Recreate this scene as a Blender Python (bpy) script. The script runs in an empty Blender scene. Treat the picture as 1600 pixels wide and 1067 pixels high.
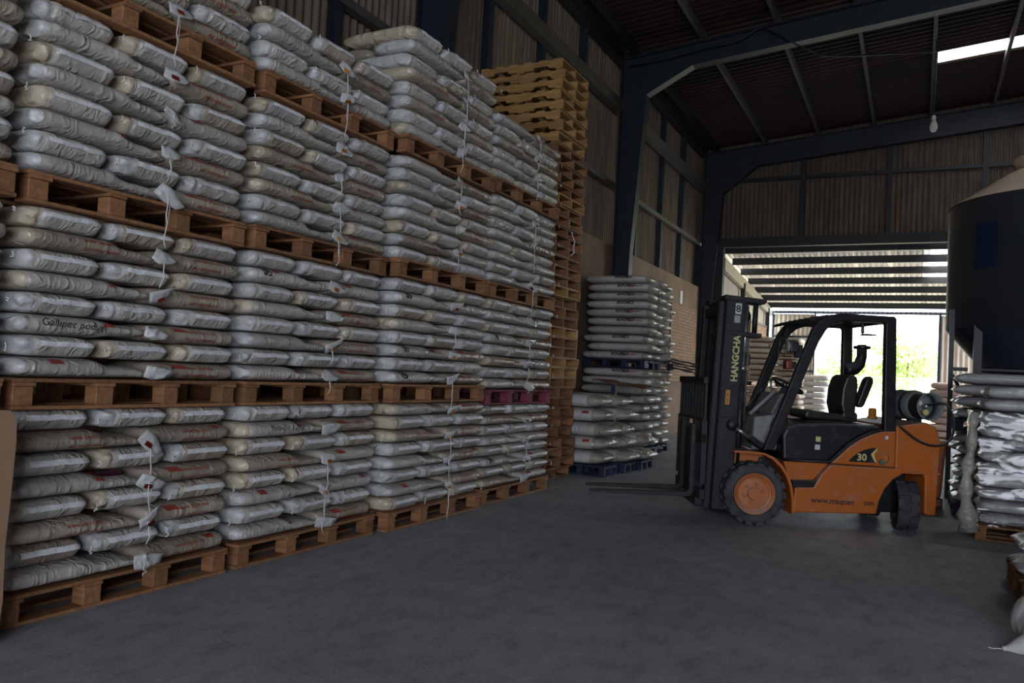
import bpy, bmesh, math, random
from math import pi, sin, cos, radians as R
from mathutils import Vector, Matrix, noise
random.seed(7)
sc = bpy.context.scene
C = sc.collection

# ------------------------------------------------------------------ camera
ROLL, F_PX, CAM_H = 0.052, 1225.0, 1.41
YAW, PITCH = R(27.319), R(2.134)
fh = Vector((-sin(YAW), cos(YAW), 0)); rt = Vector((cos(YAW), sin(YAW), 0)); zz = Vector((0, 0, 1))
fw = cos(PITCH)*fh + sin(PITCH)*zz; up = -sin(PITCH)*fh + cos(PITCH)*zz
r2 = cos(ROLL)*rt + sin(ROLL)*up          # the picture hangs slightly clockwise
u2 = -sin(ROLL)*rt + cos(ROLL)*up
cam_d = bpy.data.cameras.new('camera'); cam = bpy.data.objects.new('camera', cam_d); C.objects.link(cam)
cam.matrix_world = Matrix(((r2.x, u2.x, -fw.x, 0), (r2.y, u2.y, -fw.y, 0), (r2.z, u2.z, -fw.z, CAM_H), (0, 0, 0, 1)))
cam_d.sensor_width = 36; cam_d.lens = F_PX/1600*36; cam_d.clip_start = .05; cam_d.clip_end = 400
sc.camera = cam

# ------------------------------------------------------------------ light and exposure
sc.view_settings.view_transform = 'Standard'; sc.view_settings.look = 'None'
sc.view_settings.exposure = 0.90; sc.view_settings.gamma = 1; sc.view_settings.use_curve_mapping = False
w = bpy.data.worlds.new('sky'); sc.world = w; w.use_nodes = True
bg = w.node_tree.nodes['Background']; bg.inputs[0].default_value = (.83, .895, 1.0, 1); bg.inputs[1].default_value = 4.2
sun_d = bpy.data.lights.new('sun', 'SUN'); sun = bpy.data.objects.new('sun', sun_d); C.objects.link(sun)
sun_d.energy = 13; sun_d.angle = R(1.0); sun_d.color = (1, .95, .85)
sun.rotation_euler = (R(28), R(16), 0)
def portal(name, loc, rot, sx, sy):
    d = bpy.data.lights.new(name, 'AREA'); d.shape = 'RECTANGLE'; d.size = sx; d.size_y = sy
    d.cycles.is_portal = True
    o = bpy.data.objects.new(name, d); C.objects.link(o); o.location = loc; o.rotation_euler = rot
    return o
# daylight enters by the gate behind the photographer, the far gate and the sheets let into the roofs, one of them added over the silo
portal('gate_daylight', (3.0, -5.9, 2.3), (R(90), 0, 0), 8.0, 4.5)
portal('far_gate_daylight', (-1.4, 31.6, 2.2), (R(-90), 0, 0), 4.2, 4.0)
cy = sc.cycles
cy.use_denoising = True
cy.max_bounces = 7; cy.diffuse_bounces = 5; cy.glossy_bounces = 3; cy.transmission_bounces = 4; cy.transparent_max_bounces = 8
cy.sample_clamp_indirect = 4.0; cy.caustics_reflective = False; cy.caustics_refractive = False

# ------------------------------------------------------------------ materials
MATS = {}
def mat(name, col, rough=.6, metal=0., col2=None, nscale=6., namt=.6, bump=0., bscale=30., stretch=(1, 1, 1), vary=0.,
        dust=None, dust_amt=.6, spec=.5, coat=0., trans=0., crease=0., cscale=6., cstretch=(1.5, 1, .55)):
    m = bpy.data.materials.new(name); m.use_nodes = True; MATS[name] = m
    t = m.node_tree; N = t.nodes; L = t.links; p = N['Principled BSDF']
    p.inputs['Roughness'].default_value = rough; p.inputs['Metallic'].default_value = metal
    p.inputs['Specular IOR Level'].default_value = spec; p.inputs['Coat Weight'].default_value = coat
    p.inputs['Transmission Weight'].default_value = trans
    p.inputs['Base Color'].default_value = (*col, 1)
    tc = N.new('ShaderNodeTexCoord'); oi = N.new('ShaderNodeObjectInfo')
    ad = N.new('ShaderNodeVectorMath'); ad.operation = 'MULTIPLY_ADD'
    cmb = N.new('ShaderNodeCombineXYZ')
    for i in range(3): L.new(oi.outputs['Random'], cmb.inputs[i])
    L.new(cmb.outputs[0], ad.inputs[0]); ad.inputs[1].default_value = (17, 23, 31); L.new(tc.outputs['Object'], ad.inputs[2])
    mp = N.new('ShaderNodeMapping'); mp.inputs['Scale'].default_value = stretch; L.new(ad.outputs[0], mp.inputs[0])
    cur = None
    def mixc(fac, a, b, blend='MIX'):
        mx = N.new('ShaderNodeMix'); mx.data_type = 'RGBA'; mx.blend_type = blend
        for s, v in ((0, fac), (6, a), (7, b)):
            if hasattr(v, 'is_linked') or hasattr(v, 'links'): L.new(v, mx.inputs[s])
            else: mx.inputs[s].default_value = v
        return mx.outputs[2]
    cur = (*col, 1)
    if col2:
        nz = N.new('ShaderNodeTexNoise'); nz.inputs['Scale'].default_value = nscale; nz.inputs['Detail'].default_value = 6
        L.new(mp.outputs[0], nz.inputs['Vector'])
        rm = N.new('ShaderNodeMapRange'); rm.inputs[1].default_value = .35; rm.inputs[2].default_value = .7; rm.inputs[4].default_value = namt
        L.new(nz.outputs[0], rm.inputs[0])
        cur = mixc(rm.outputs[0], cur, (*col2, 1))
    if dust:
        ge = N.new('ShaderNodeNewGeometry'); sp = N.new('ShaderNodeSeparateXYZ'); L.new(ge.outputs['Normal'], sp.inputs[0])
        n2 = N.new('ShaderNodeTexNoise'); n2.inputs['Scale'].default_value = 9; n2.inputs['Detail'].default_value = 8; L.new(ad.outputs[0], n2.inputs['Vector'])
        m1 = N.new('ShaderNodeMath'); m1.operation = 'MULTIPLY_ADD'; L.new(sp.outputs[2], m1.inputs[0]); m1.inputs[1].default_value = .75; L.new(n2.outputs[0], m1.inputs[2])
        m2 = N.new('ShaderNodeMapRange'); m2.inputs[1].default_value = .54; m2.inputs[2].default_value = 1.1; m2.inputs[4].default_value = dust_amt; L.new(m1.outputs[0], m2.inputs[0])
        cur = mixc(m2.outputs[0], cur, (*dust, 1))
    if vary:
        mr = N.new('ShaderNodeMapRange'); mr.inputs[3].default_value = 1-vary; mr.inputs[4].default_value = 1+vary*.6; L.new(oi.outputs['Random'], mr.inputs[0])
        cc = N.new('ShaderNodeCombineColor')
        for i in range(3): L.new(mr.outputs[0], cc.inputs[i])
        cur = mixc(1.0, cur, cc.outputs[0], 'MULTIPLY')
    if not isinstance(cur, tuple): L.new(cur, p.inputs['Base Color'])
    if bump:
        bn = N.new('ShaderNodeTexNoise'); bn.inputs['Scale'].default_value = bscale; bn.inputs['Detail'].default_value = 5; bn.inputs['Distortion'].default_value = .6
        L.new(mp.outputs[0], bn.inputs['Vector'])
        b = N.new('ShaderNodeBump'); b.inputs['Strength'].default_value = bump; b.inputs['Distance'].default_value = .02
        L.new(bn.outputs[0], b.inputs['Height']); L.new(b.outputs[0], p.inputs['Normal'])
        if crease:
            m3 = N.new('ShaderNodeMapping'); m3.inputs['Scale'].default_value = cstretch; m3.inputs['Rotation'].default_value = (0, .35, 0); L.new(ad.outputs[0], m3.inputs[0])
            rn = N.new('ShaderNodeTexNoise'); rn.noise_type = 'RIDGED_MULTIFRACTAL'; rn.normalize = True
            rn.inputs['Scale'].default_value = cscale; rn.inputs['Detail'].default_value = 3; rn.inputs['Distortion'].default_value = .8; L.new(m3.outputs[0], rn.inputs['Vector'])
            b2 = N.new('ShaderNodeBump'); b2.inputs['Strength'].default_value = crease; b2.inputs['Distance'].default_value = .05
            L.new(rn.outputs[0], b2.inputs['Height']); L.new(b.outputs[0], b2.inputs['Normal']); L.new(b2.outputs[0], p.inputs['Normal'])
    return m

DUST = (.34, .32, .31)
mat('sack', (.51, .478, .45), .32, col2=(.36, .325, .29), nscale=5, namt=.7, bump=.3, bscale=14, vary=.16, crease=.42, cscale=15)
mat('sack_beige', (.41, .355, .285), .34, col2=(.29, .24, .185), nscale=5, namt=.8, bump=.3, bscale=14, vary=.18, crease=.42, cscale=15)
mat('sack_cream', (.60, .54, .43), .28, col2=(.46, .37, .24), nscale=14, namt=.8, bump=.5, bscale=16, vary=.2, crease=.7, cscale=9, cstretch=(1, 1, 1))
mat('sack_white_end', (.58, .59, .60), .34, col2=(.50, .49, .47), nscale=14, namt=.7, bump=.5, bscale=16, vary=.12, crease=.7, cscale=9, cstretch=(1, 1, 1))
mat('tape', (.84, .85, .88), .40, col2=(.62, .62, .64), nscale=25, namt=.8, bump=.4, bscale=40, vary=.1)
mat('string', (.70, .70, .70), .8)
mat('red_print', (.36, .035, .02), .5, col2=(.25, .05, .04), nscale=30)
mat('orange_print', (.72, .30, .04), .5)
mat('purple_print', (.07, .012, .035), .5)
mat('black_print', (.02, .02, .025), .5)
mat('blue_print', (.06, .09, .26), .5)
mat('wood', (.34, .165, .072), .75, col2=(.20, .085, .038), nscale=7, namt=.9, bump=.25, bscale=30, stretch=(5, .6, 5), vary=.32)
mat('wood_pale', (.48, .275, .10), .7, col2=(.31, .155, .05), nscale=7, namt=.9, bump=.25, bscale=30, stretch=(.6, 5, 5), vary=.28)
mat('wood_dark', (.10, .055, .035), .8, col2=(.06, .03, .02), nscale=7, namt=.9, bump=.25, bscale=30, stretch=(5, .6, 5), vary=.3)
mat('wood_pink', (.22, .03, .06), .75, col2=(.12, .03, .04), nscale=7, namt=.7, bump=.2, vary=.2)
mat('wood_blue', (.014, .032, .085), .7, col2=(.015, .02, .04), nscale=7, namt=.7, bump=.2, vary=.25)
mat('cardboard', (.36, .22, .135), .8, col2=(.29, .17, .10), nscale=5, namt=.6, bump=.1, bscale=60)
mat('steel_blue', (.018, .027, .043), .5, col2=(.014, .019, .027), nscale=4, namt=.8, vary=.1)
mat('steel_dark', (.012, .014, .019), .5, col2=(.018, .018, .02), nscale=5, namt=.6)
mat('steel_grey', (.11, .10, .095), .55, col2=(.065, .055, .045), nscale=4, namt=.8)
mat('steel_cream', (.42, .37, .30), .55, col2=(.30, .26, .20), nscale=4, namt=.6)
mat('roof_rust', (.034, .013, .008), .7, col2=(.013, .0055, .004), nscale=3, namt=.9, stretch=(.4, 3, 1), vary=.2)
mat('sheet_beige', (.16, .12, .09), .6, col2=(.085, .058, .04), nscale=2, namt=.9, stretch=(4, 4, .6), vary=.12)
mat('sheet_wall_lit', (.24, .185, .135), .6, col2=(.12, .083, .058), nscale=2, namt=.9, stretch=(4, 4, .6), vary=.12)  # lighter copy of sheet_beige: the left wall's stronger light put into the colour
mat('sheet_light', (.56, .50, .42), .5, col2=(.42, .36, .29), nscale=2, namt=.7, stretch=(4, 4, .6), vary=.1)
mat('plaster', (.27, .185, .125), .9, col2=(.18, .115, .075), nscale=1.6, namt=.9, bump=.3, bscale=12)
mat('orange_paint', (.50, .125, .014), .42, col2=(.42, .115, .022), nscale=5, namt=.6, dust=(.34, .27, .235), dust_amt=.8)
mat('orange_wheel', (.52, .15, .035), .5, col2=(.36, .15, .08), nscale=8, namt=.7, dust=(.42, .34, .29), dust_amt=.6)
mat('black_paint', (.006, .007, .009), .45, col2=(.016, .016, .018), nscale=10, namt=.7, dust=(.10, .10, .10), dust_amt=.45, spec=.35)
mat('black_plastic', (.007, .008, .010), .42, dust=(.13, .13, .13), dust_amt=.7, spec=.4)
mat('black_vinyl', (.012, .013, .013), .40, bump=.1, bscale=25, dust=(.10, .10, .09), dust_amt=.35)
mat('rubber', (.030, .031, .034), .8, col2=(.085, .088, .095), nscale=8, namt=.9)
mat('rubber_side', (.020, .020, .022), .62, col2=(.035, .035, .037), nscale=8, namt=.7)
mat('dusty_grey', (.30, .30, .30), .8, col2=(.13, .13, .13), nscale=7, namt=.7)
mat('chrome', (.45, .45, .44), .3, metal=.8, col2=(.12, .11, .1), nscale=9, namt=.6)
mat('tank_grey', (.20, .23, .235), .38, col2=(.15, .17, .17), nscale=5, namt=.5, dust=(.20, .19, .17), dust_amt=.5)
mat('yellow_decal', (.62, .55, .24), .5)
mat('white_decal', (.62, .63, .62), .5)
mat('teal_decal', (.30, .38, .38), .5)
mat('amber', (.55, .22, .05), .3)
mat('lamp_red', (.20, .03, .025), .35)
mat('glass_lens', (.35, .36, .36), .15)
mat('silo_blue', (.022, .028, .038), .45, col2=(.040, .042, .044), nscale=1.4, namt=.9, vary=0, dust=(.12, .09, .065), dust_amt=.5)
mat('silo_hopper', (.018, .026, .045), .45, col2=(.03, .035, .045), nscale=1.6, namt=.8)
mat('silo_patch', (.008, .020, .060), .4, col2=(.012, .025, .055), nscale=3)
mat('silo_top', (.70, .54, .40), .8, col2=(.58, .44, .32), nscale=2, namt=.6)
mat('cerdos_sack', (.60, .59, .58), .46, col2=(.48, .46, .44), nscale=4, namt=.6, bump=.35, bscale=10, vary=.14, crease=.5)
mat('cerdos_film', (.46, .42, .37), .26, col2=(.34, .30, .25), nscale=8, namt=.7, bump=.6, bscale=14, vary=.14, crease=.8, cscale=8)
mat('sack_plain', (.54, .54, .54), .34, col2=(.42, .42, .42), nscale=5, namt=.7, bump=.4, bscale=12, vary=.1, crease=.7)
mat('sack_far', (.62, .54, .45), .5, col2=(.50, .42, .34), nscale=4, namt=.6, bump=.4, bscale=7, vary=.2)
mat('sack_far_white', (.72, .70, .68), .5, col2=(.58, .55, .52), nscale=4, namt=.6, bump=.4, bscale=7, vary=.12)
mat('sack_pink', (.62, .50, .42), .5, col2=(.60, .25, .2), nscale=3, namt=.5, bump=.4, bscale=7, vary=.15)
mat('lamp_white', (.70, .70, .66), .3)
mat('leaf', (.24, .36, .09), .6, col2=(.36, .45, .17), nscale=.8, namt=1, vary=.2)
mat('leaf_pale', (.45, .53, .25), .6, col2=(.32, .43, .14), nscale=.8, namt=1, vary=.2)
mat('bark', (.16, .12, .08), .9)
mat('grass_ground', (.42, .40, .24), .9, col2=(.30, .36, .14), nscale=.4, namt=.9)
mat('fence_steel', (.36, .36, .35), .5)

def concrete():
    m = bpy.data.materials.new('concrete'); m.use_nodes = True; MATS['concrete'] = m
    t = m.node_tree; N = t.nodes; L = t.links; p = N['Principled BSDF']
    tc = N.new('ShaderNodeTexCoord')
    def nz(s, d, st=(1, 1, 1)):
        mp = N.new('ShaderNodeMapping'); mp.inputs['Scale'].default_value = st; L.new(tc.outputs['Object'], mp.inputs[0])
        n = N.new('ShaderNodeTexNoise'); n.inputs['Scale'].default_value = s; n.inputs['Detail'].default_value = d; n.inputs['Roughness'].default_value = .65
        L.new(mp.outputs[0], n.inputs['Vector']); return n.outputs[0]
    def ramp(src, stops):
        r = N.new('ShaderNodeValToRGB'); e = r.color_ramp.elements
        while len(e) < len(stops): e.new(.5)
        for q, (a, c) in zip(e, stops): q.position = a; q.color = (*c, 1)
        L.new(src, r.inputs[0]); return r.outputs[0]
    a = ramp(nz(.9, 9), [(.30, (.27, .28, .31)), (.52, (.345, .356, .39)), (.72, (.425, .437, .47))])
    b = ramp(nz(8, 11, (1, .55, 1)), [(.34, (.74, .74, .745)), (.50, (.97, .97, .97)), (.70, (1.10, 1.10, 1.10))])
    c = ramp(nz(55, 4), [(.30, (.72, .72, .72)), (.5, (1, 1, 1)), (.78, (1.18, 1.18, 1.18))])
    cur = a
    for o in (b, c):
        mx = N.new('ShaderNodeMix'); mx.data_type = 'RGBA'; mx.blend_type = 'MULTIPLY'; mx.inputs[0].default_value = 1
        L.new(cur, mx.inputs[6]); L.new(o, mx.inputs[7]); cur = mx.outputs[2]
    L.new(cur, p.inputs['Base Color'])
    rr = N.new('ShaderNodeMapRange'); rr.inputs[3].default_value = .48; rr.inputs[4].default_value = .8; L.new(nz(2.2, 6), rr.inputs[0]); L.new(rr.outputs[0], p.inputs['Roughness'])
    bp = N.new('ShaderNodeBump'); bp.inputs['Strength'].default_value = .25; bp.inputs['Distance'].default_value = .01
    L.new(nz(40, 6), bp.inputs['Height']); L.new(bp.outputs[0], p.inputs['Normal'])
concrete()

def brick_mat():
    m = bpy.data.materials.new('brickwork'); m.use_nodes = True; MATS['brickwork'] = m
    t = m.node_tree; N = t.nodes; L = t.links; p = N['Principled BSDF']; p.inputs['Roughness'].default_value = .9
    tc = N.new('ShaderNodeTexCoord'); sp = N.new('ShaderNodeSeparateXYZ'); cb = N.new('ShaderNodeCombineXYZ')
    L.new(tc.outputs['Object'], sp.inputs[0]); L.new(sp.outputs[1], cb.inputs[0]); L.new(sp.outputs[2], cb.inputs[1])
    b = N.new('ShaderNodeTexBrick'); L.new(cb.outputs[0], b.inputs['Vector'])
    b.inputs['Color1'].default_value = (.40, .25, .15, 1); b.inputs['Color2'].default_value = (.31, .18, .10, 1); b.inputs['Mortar'].default_value = (.20, .14, .10, 1)
    b.inputs['Scale'].default_value = 1; b.inputs['Brick Width'].default_value = .26; b.inputs['Row Height'].default_value = .085; b.inputs['Mortar Size'].default_value = .012
    L.new(b.outputs[0], p.inputs['Base Color'])
    bp = N.new('ShaderNodeBump'); bp.inputs['Strength'].default_value = .6; bp.inputs['Distance'].default_value = .01; bp.invert = True
    L.new(b.outputs['Fac'], bp.inputs['Height']); L.new(bp.outputs[0], p.inputs['Normal'])
brick_mat()

def clear_mat(name, col, opacity, rough, bump, translucent=0.):
    m = bpy.data.materials.new(name); m.use_nodes = True; MATS[name] = m
    t = m.node_tree; N = t.nodes; L = t.links; p = N['Principled BSDF']; out = N['Material Output']
    p.inputs['Base Color'].default_value = (*col, 1); p.inputs['Roughness'].default_value = rough; p.inputs['Specular IOR Level'].default_value = .9
    tr = N.new('ShaderNodeBsdfTranslucent' if translucent else 'ShaderNodeBsdfTransparent')
    tr.inputs[0].default_value = (*(col if translucent else (1, 1, 1)), 1)
    mx = N.new('ShaderNodeMixShader'); mx.inputs[0].default_value = translucent if translucent else 1-opacity
    L.new(p.outputs[0], mx.inputs[1]); L.new(tr.outputs[0], mx.inputs[2]); L.new(mx.outputs[0], out.inputs[0])
    if bump:
        tc = N.new('ShaderNodeTexCoord'); nz = N.new('ShaderNodeTexNoise'); nz.inputs['Scale'].default_value = 9; nz.inputs['Detail'].default_value = 4; nz.inputs['Distortion'].default_value = 1.2
        mp = N.new('ShaderNodeMapping'); mp.inputs['Scale'].default_value = (1, 1, 2.5); L.new(tc.outputs['Object'], mp.inputs[0]); L.new(mp.outputs[0], nz.inputs['Vector'])
        bp = N.new('ShaderNodeBump'); bp.inputs['Strength'].default_value = bump; bp.inputs['Distance'].default_value = .03; L.new(nz.outputs[0], bp.inputs['Height']); L.new(bp.outputs[0], p.inputs['Normal'])
def film_mat():
    m = bpy.data.materials.new('stretch_film'); m.use_nodes = True; MATS['stretch_film'] = m
    t = m.node_tree; N = t.nodes; L = t.links; out = N['Material Output']; N.remove(N['Principled BSDF'])
    tr = N.new('ShaderNodeBsdfTransparent'); gl = N.new('ShaderNodeBsdfGlossy'); gl.inputs['Roughness'].default_value = .12; gl.inputs[0].default_value = (.9, .9, .9, 1)
    lw_ = N.new('ShaderNodeLayerWeight'); lw_.inputs[0].default_value = .45; mr = N.new('ShaderNodeMapRange'); mr.inputs[3].default_value = .04; mr.inputs[4].default_value = .20
    mx = N.new('ShaderNodeMixShader'); L.new(lw_.outputs[0], mr.inputs[0]); L.new(mr.outputs[0], mx.inputs[0]); L.new(tr.outputs[0], mx.inputs[1]); L.new(gl.outputs[0], mx.inputs[2]); L.new(mx.outputs[0], out.inputs[0])
    tc = N.new('ShaderNodeTexCoord'); mp = N.new('ShaderNodeMapping'); mp.inputs['Scale'].default_value = (1, 1, 2.2); L.new(tc.outputs['Object'], mp.inputs[0])
    nz = N.new('ShaderNodeTexNoise'); nz.noise_type = 'RIDGED_MULTIFRACTAL'; nz.inputs['Scale'].default_value = 5; nz.inputs['Detail'].default_value = 3; nz.inputs['Distortion'].default_value = 1; L.new(mp.outputs[0], nz.inputs['Vector'])
    bp = N.new('ShaderNodeBump'); bp.inputs['Strength'].default_value = .18; bp.inputs['Distance'].default_value = .05; L.new(nz.outputs[0], bp.inputs['Height']); L.new(bp.outputs[0], gl.inputs['Normal'])
film_mat()
clear_mat('stretch_film_thick', (.50, .47, .42), .75, .22, 1.0)
clear_mat('roof_translucent', (.88, .88, .84), 1, .5, 0, translucent=.75)
clear_mat('lean_sheet', (.55, .49, .42), 1, .5, 0, translucent=.05)

# ------------------------------------------------------------------ helpers
def link_mesh(name, me, m=None, parent=None):
    o = bpy.data.objects.new(name, me); C.objects.link(o)
    if m and not me.materials:
        for q in ([m] if isinstance(m, str) else m): me.materials.append(MATS[q])
    if parent: o.parent = parent
    return o
def to_mesh(bm, name='mesh', smooth=False):
    me = bpy.data.meshes.new(name); bm.normal_update(); bm.to_mesh(me); bm.free()
    if smooth:
        for p in me.polygons: p.use_smooth = True
    return me
def obj(name, bm, m, parent=None, smooth=False): return link_mesh(name, to_mesh(bm, name, smooth), m, parent)
def tag(o, label=None, cat=None, group=None, kind=None):
    if label: o['label'] = label
    if cat: o['category'] = cat
    if group: o['group'] = group
    if kind: o['kind'] = kind
    return o
def empty(name, loc=(0, 0, 0), rz=0.):
    o = bpy.data.objects.new(name, None); C.objects.link(o); o.location = loc; o.rotation_euler = (0, 0, rz); o.empty_display_size = .1
    return o
def box(x0, x1, y0, y1, z0, z1, bev=0., bm=None, segs=2):
    own = bm is None
    b = bmesh.new()
    vs = [b.verts.new((x, y, z)) for x in (x0, x1) for y in (y0, y1) for z in (z0, z1)]
    for f in ((0, 1, 3, 2), (4, 6, 7, 5), (0, 4, 5, 1), (2, 3, 7, 6), (0, 2, 6, 4), (1, 5, 7, 3)): b.faces.new([vs[i] for i in f])
    bmesh.ops.recalc_face_normals(b, faces=b.faces)
    if bev: bmesh.ops.bevel(b, geom=b.edges[:], offset=bev, segments=segs, profile=.5, affect='EDGES')
    if own: return b
    me = bpy.data.meshes.new('t'); b.to_mesh(me); b.free(); bm.from_mesh(me); bpy.data.meshes.remove(me); return bm
def prism(poly, a0, a1, axis='y', bev=0., segs=2):
    """extrude a closed outline; axis y: outline in (x, z); axis x: outline in (y, z)"""
    b = bmesh.new()
    def P(u, v, a): return (u, a, v) if axis == 'y' else (a, u, v)
    n = len(poly)
    A = [b.verts.new(P(u, v, a0)) for u, v in poly]; B = [b.verts.new(P(u, v, a1)) for u, v in poly]
    b.faces.new(A); b.faces.new(B[::-1])
    for i in range(n): b.faces.new((A[i], B[i], B[(i+1) % n], A[(i+1) % n]))
    bmesh.ops.recalc_face_normals(b, faces=b.faces)
    if bev: bmesh.ops.bevel(b, geom=b.edges[:], offset=bev, segments=segs, profile=.5, affect='EDGES', clamp_overlap=True)
    return b
def tube(pts, r, n=8, bm=None, caps=True):
    own = bm is None
    b = bmesh.new() if own else bm
    pts = [Vector(p) for p in pts]; rings = []
    rs = r if isinstance(r, (list, tuple)) else [r]*len(pts)
    pn = None
    for i, p in enumerate(pts):
        d = (pts[min(i+1, len(pts)-1)]-pts[max(i-1, 0)]).normalized()
        s = pn if pn is not None else (Vector((0, 0, 1)) if abs(d.z) < .9 else Vector((1, 0, 0)))
        s = (s - d*s.dot(d)).normalized(); pn = s; t = d.cross(s)
        rings.append([b.verts.new(p+rs[i]*(cos(2*pi*k/n)*s+sin(2*pi*k/n)*t)) for k in range(n)])
    for A, B in zip(rings, rings[1:]):
        for k in range(n): b.faces.new((A[k], A[(k+1) % n], B[(k+1) % n], B[k]))
    if caps: b.faces.new(rings[0][::-1]); b.faces.new(rings[-1])
    return b
def lathe(prof, n=32, axis='z', bm=None, center=(0, 0, 0), close=False):
    """profile (radius, height) turned about an axis"""
    b = bmesh.new() if bm is None else bm
    rings = []
    for r, h in prof:
        ring = []
        for k in range(n):
            a = 2*pi*k/n; u, v = r*cos(a), r*sin(a)
            p = {'z': (u, v, h), 'y': (u, h, v), 'x': (h, u, v)}[axis]
            ring.append(b.verts.new((p[0]+center[0], p[1]+center[1], p[2]+center[2])))
        rings.append(ring)
    pairs = list(zip(rings, rings[1:])) + ([(rings[-1], rings[0])] if close else [])
    for A, B in pairs:
        for k in range(n): b.faces.new((A[k], A[(k+1) % n], B[(k+1) % n], B[k]))
    if not close:
        if prof[0][0] > 1e-5: b.faces.new(rings[0][::-1])
        if prof[-1][0] > 1e-5: b.faces.new(rings[-1])
    bmesh.ops.remove_doubles(b, verts=b.verts, dist=1e-6)
    bmesh.ops.recalc_face_normals(b, faces=b.faces)
    return b
def text_pts(body, size, bold=0.):
    cu = bpy.data.curves.new('t', 'FONT'); cu.body = body; cu.size = size; cu.align_x = 'CENTER'; cu.align_y = 'CENTER'; cu.resolution_u = 2; cu.offset = bold
    if body in SLANT: cu.shear = .35
    o = bpy.data.objects.new('t', cu); C.objects.link(o)
    dg = bpy.context.evaluated_depsgraph_get(); me = bpy.data.meshes.new_from_object(o.evaluated_get(dg))
    bt = bmesh.new(); bt.from_mesh(me)
    bmesh.ops.triangulate(bt, faces=bt.faces[:])
    for _ in range(2):
        le = [e for e in bt.edges if e.calc_length() > size*.22]
        if le: bmesh.ops.subdivide_edges(bt, edges=le, cuts=1); bmesh.ops.triangulate(bt, faces=bt.faces[:])
    bt.to_mesh(me); bt.free()
    vs = [(v.co.x, v.co.y) for v in me.vertices]; fs = [tuple(p.vertices) for p in me.polygons]
    bpy.data.objects.remove(o); bpy.data.curves.remove(cu); bpy.data.meshes.remove(me)
    return vs, fs
TXT = {}; SLANT = ('Gallipec podugl', 'Pollipec1  LoTe 2')
def text_mesh(body, size, fn, flip=False, name='lettering', bold=0., tilt=0.):
    """lettering laid onto a surface: fn(x, z) -> point; several lines may be joined by passing lists"""
    V = []; Fc = []
    for (bd, sz, dx, dz, fl, tl) in body:
        key = (bd, sz, bold)
        if key not in TXT: TXT[key] = text_pts(bd, sz, bold)
        vs, fs = TXT[key]; o = len(V)
        for x, z in vs:
            if fl: x, z = -x, -z
            x, z = x*cos(tl)-z*sin(tl), x*sin(tl)+z*cos(tl)
            V.append(fn(x+dx, z+dz))
        Fc += [tuple(i+o for i in f) for f in fs]
    me = bpy.data.meshes.new(name); me.from_pydata(V, [], Fc); me.update(); return me
def sheet_mesh(w, h, pitch, amp, name='corrugated_sheet', thick=.0):
    """corrugated sheet: ribs run along local z, waves along local x, faces -y"""
    b = bmesh.new(); n = max(2, int(round(w/pitch*6))); rows = []
    for z in (0, h):
        row = []
        for i in range(n+1):
            x = w*i/n; ph = (x/pitch) % 1.
            y = amp*(max(-1, min(1, 1.6*cos(2*pi*ph))))
            row.append(b.verts.new((x, y, z)))
        rows.append(row)
    for i in range(n): b.faces.new((rows[0][i], rows[0][i+1], rows[1][i+1], rows[1][i]))
    return to_mesh(b, name, True)

# ------------------------------------------------------------------ the building
XW, YB, YE, XR, XRW = -5.6, -6.0, 22.6, 5.0, 15.6       # left wall, back wall, end wall, ridge, right wall
def roof_z(x): return 8.30+.09*(min(x, 2*XR-x)+4)
floor = tag(obj('floor', box(-9, 18, -9, 33, -.12, 0), 'concrete'), 'worn grey concrete warehouse floor with dust and scuffs', None, None, 'structure')
# left wall: masonry below, corrugated sheets above
wl = tag(obj('wall_left', box(XW-.3, XW, YB-.2, YE+.3, 0, 4.08), 'plaster'), 'brown rendered masonry wall behind the sack piles, corrugated sheets above', None, None, 'structure')
obj('light_blocker', box(XW, -4.86, .50, .74, 0, 4.08), 'plaster', wl)  # unseen pier, added to keep light from getting in behind the piles
shm = sheet_mesh(1.0, 4.25, .125, .03); shm.materials.append(MATS['sheet_wall_lit'])
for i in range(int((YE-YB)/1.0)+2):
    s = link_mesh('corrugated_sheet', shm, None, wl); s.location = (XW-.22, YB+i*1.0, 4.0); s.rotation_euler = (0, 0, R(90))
bmk = obj('brick_panel', box(0, .03, 0, 2.6, 0, 2.0), 'brickwork', wl); bmk.location = (XW, 19.55, 1.35); bmk['label'] = 'patch of bare brown brickwork in the render'
obj('window_pane', box(0, .02, 0, .22, 0, .34, .005), 'white_decal', wl).location = (XW+.0, 20.35, 3.42)
for y in (1.7, 3.6, 5.1, 6.5, 9.8, 11.6, 13.4, 16.8, 18.7, 20.55): obj('wall_stud', box(XW-.19, XW-.07, y-.06, y+.06, 4.0, 7.9), 'steel_blue', wl)
obj('wall_girt', box(XW-.16, XW-.04, YB, YE, 5.30, 5.40), 'steel_grey', wl)
obj('wall_girt', box(XW-.10, XW+.06, YB, YE, 6.86, 7.10), 'steel_grey', wl)
obj('eave_beam', box(XW-.15, XW+.05, YB, YE, 7.92, 8.14), 'steel_dark', wl)
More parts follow.
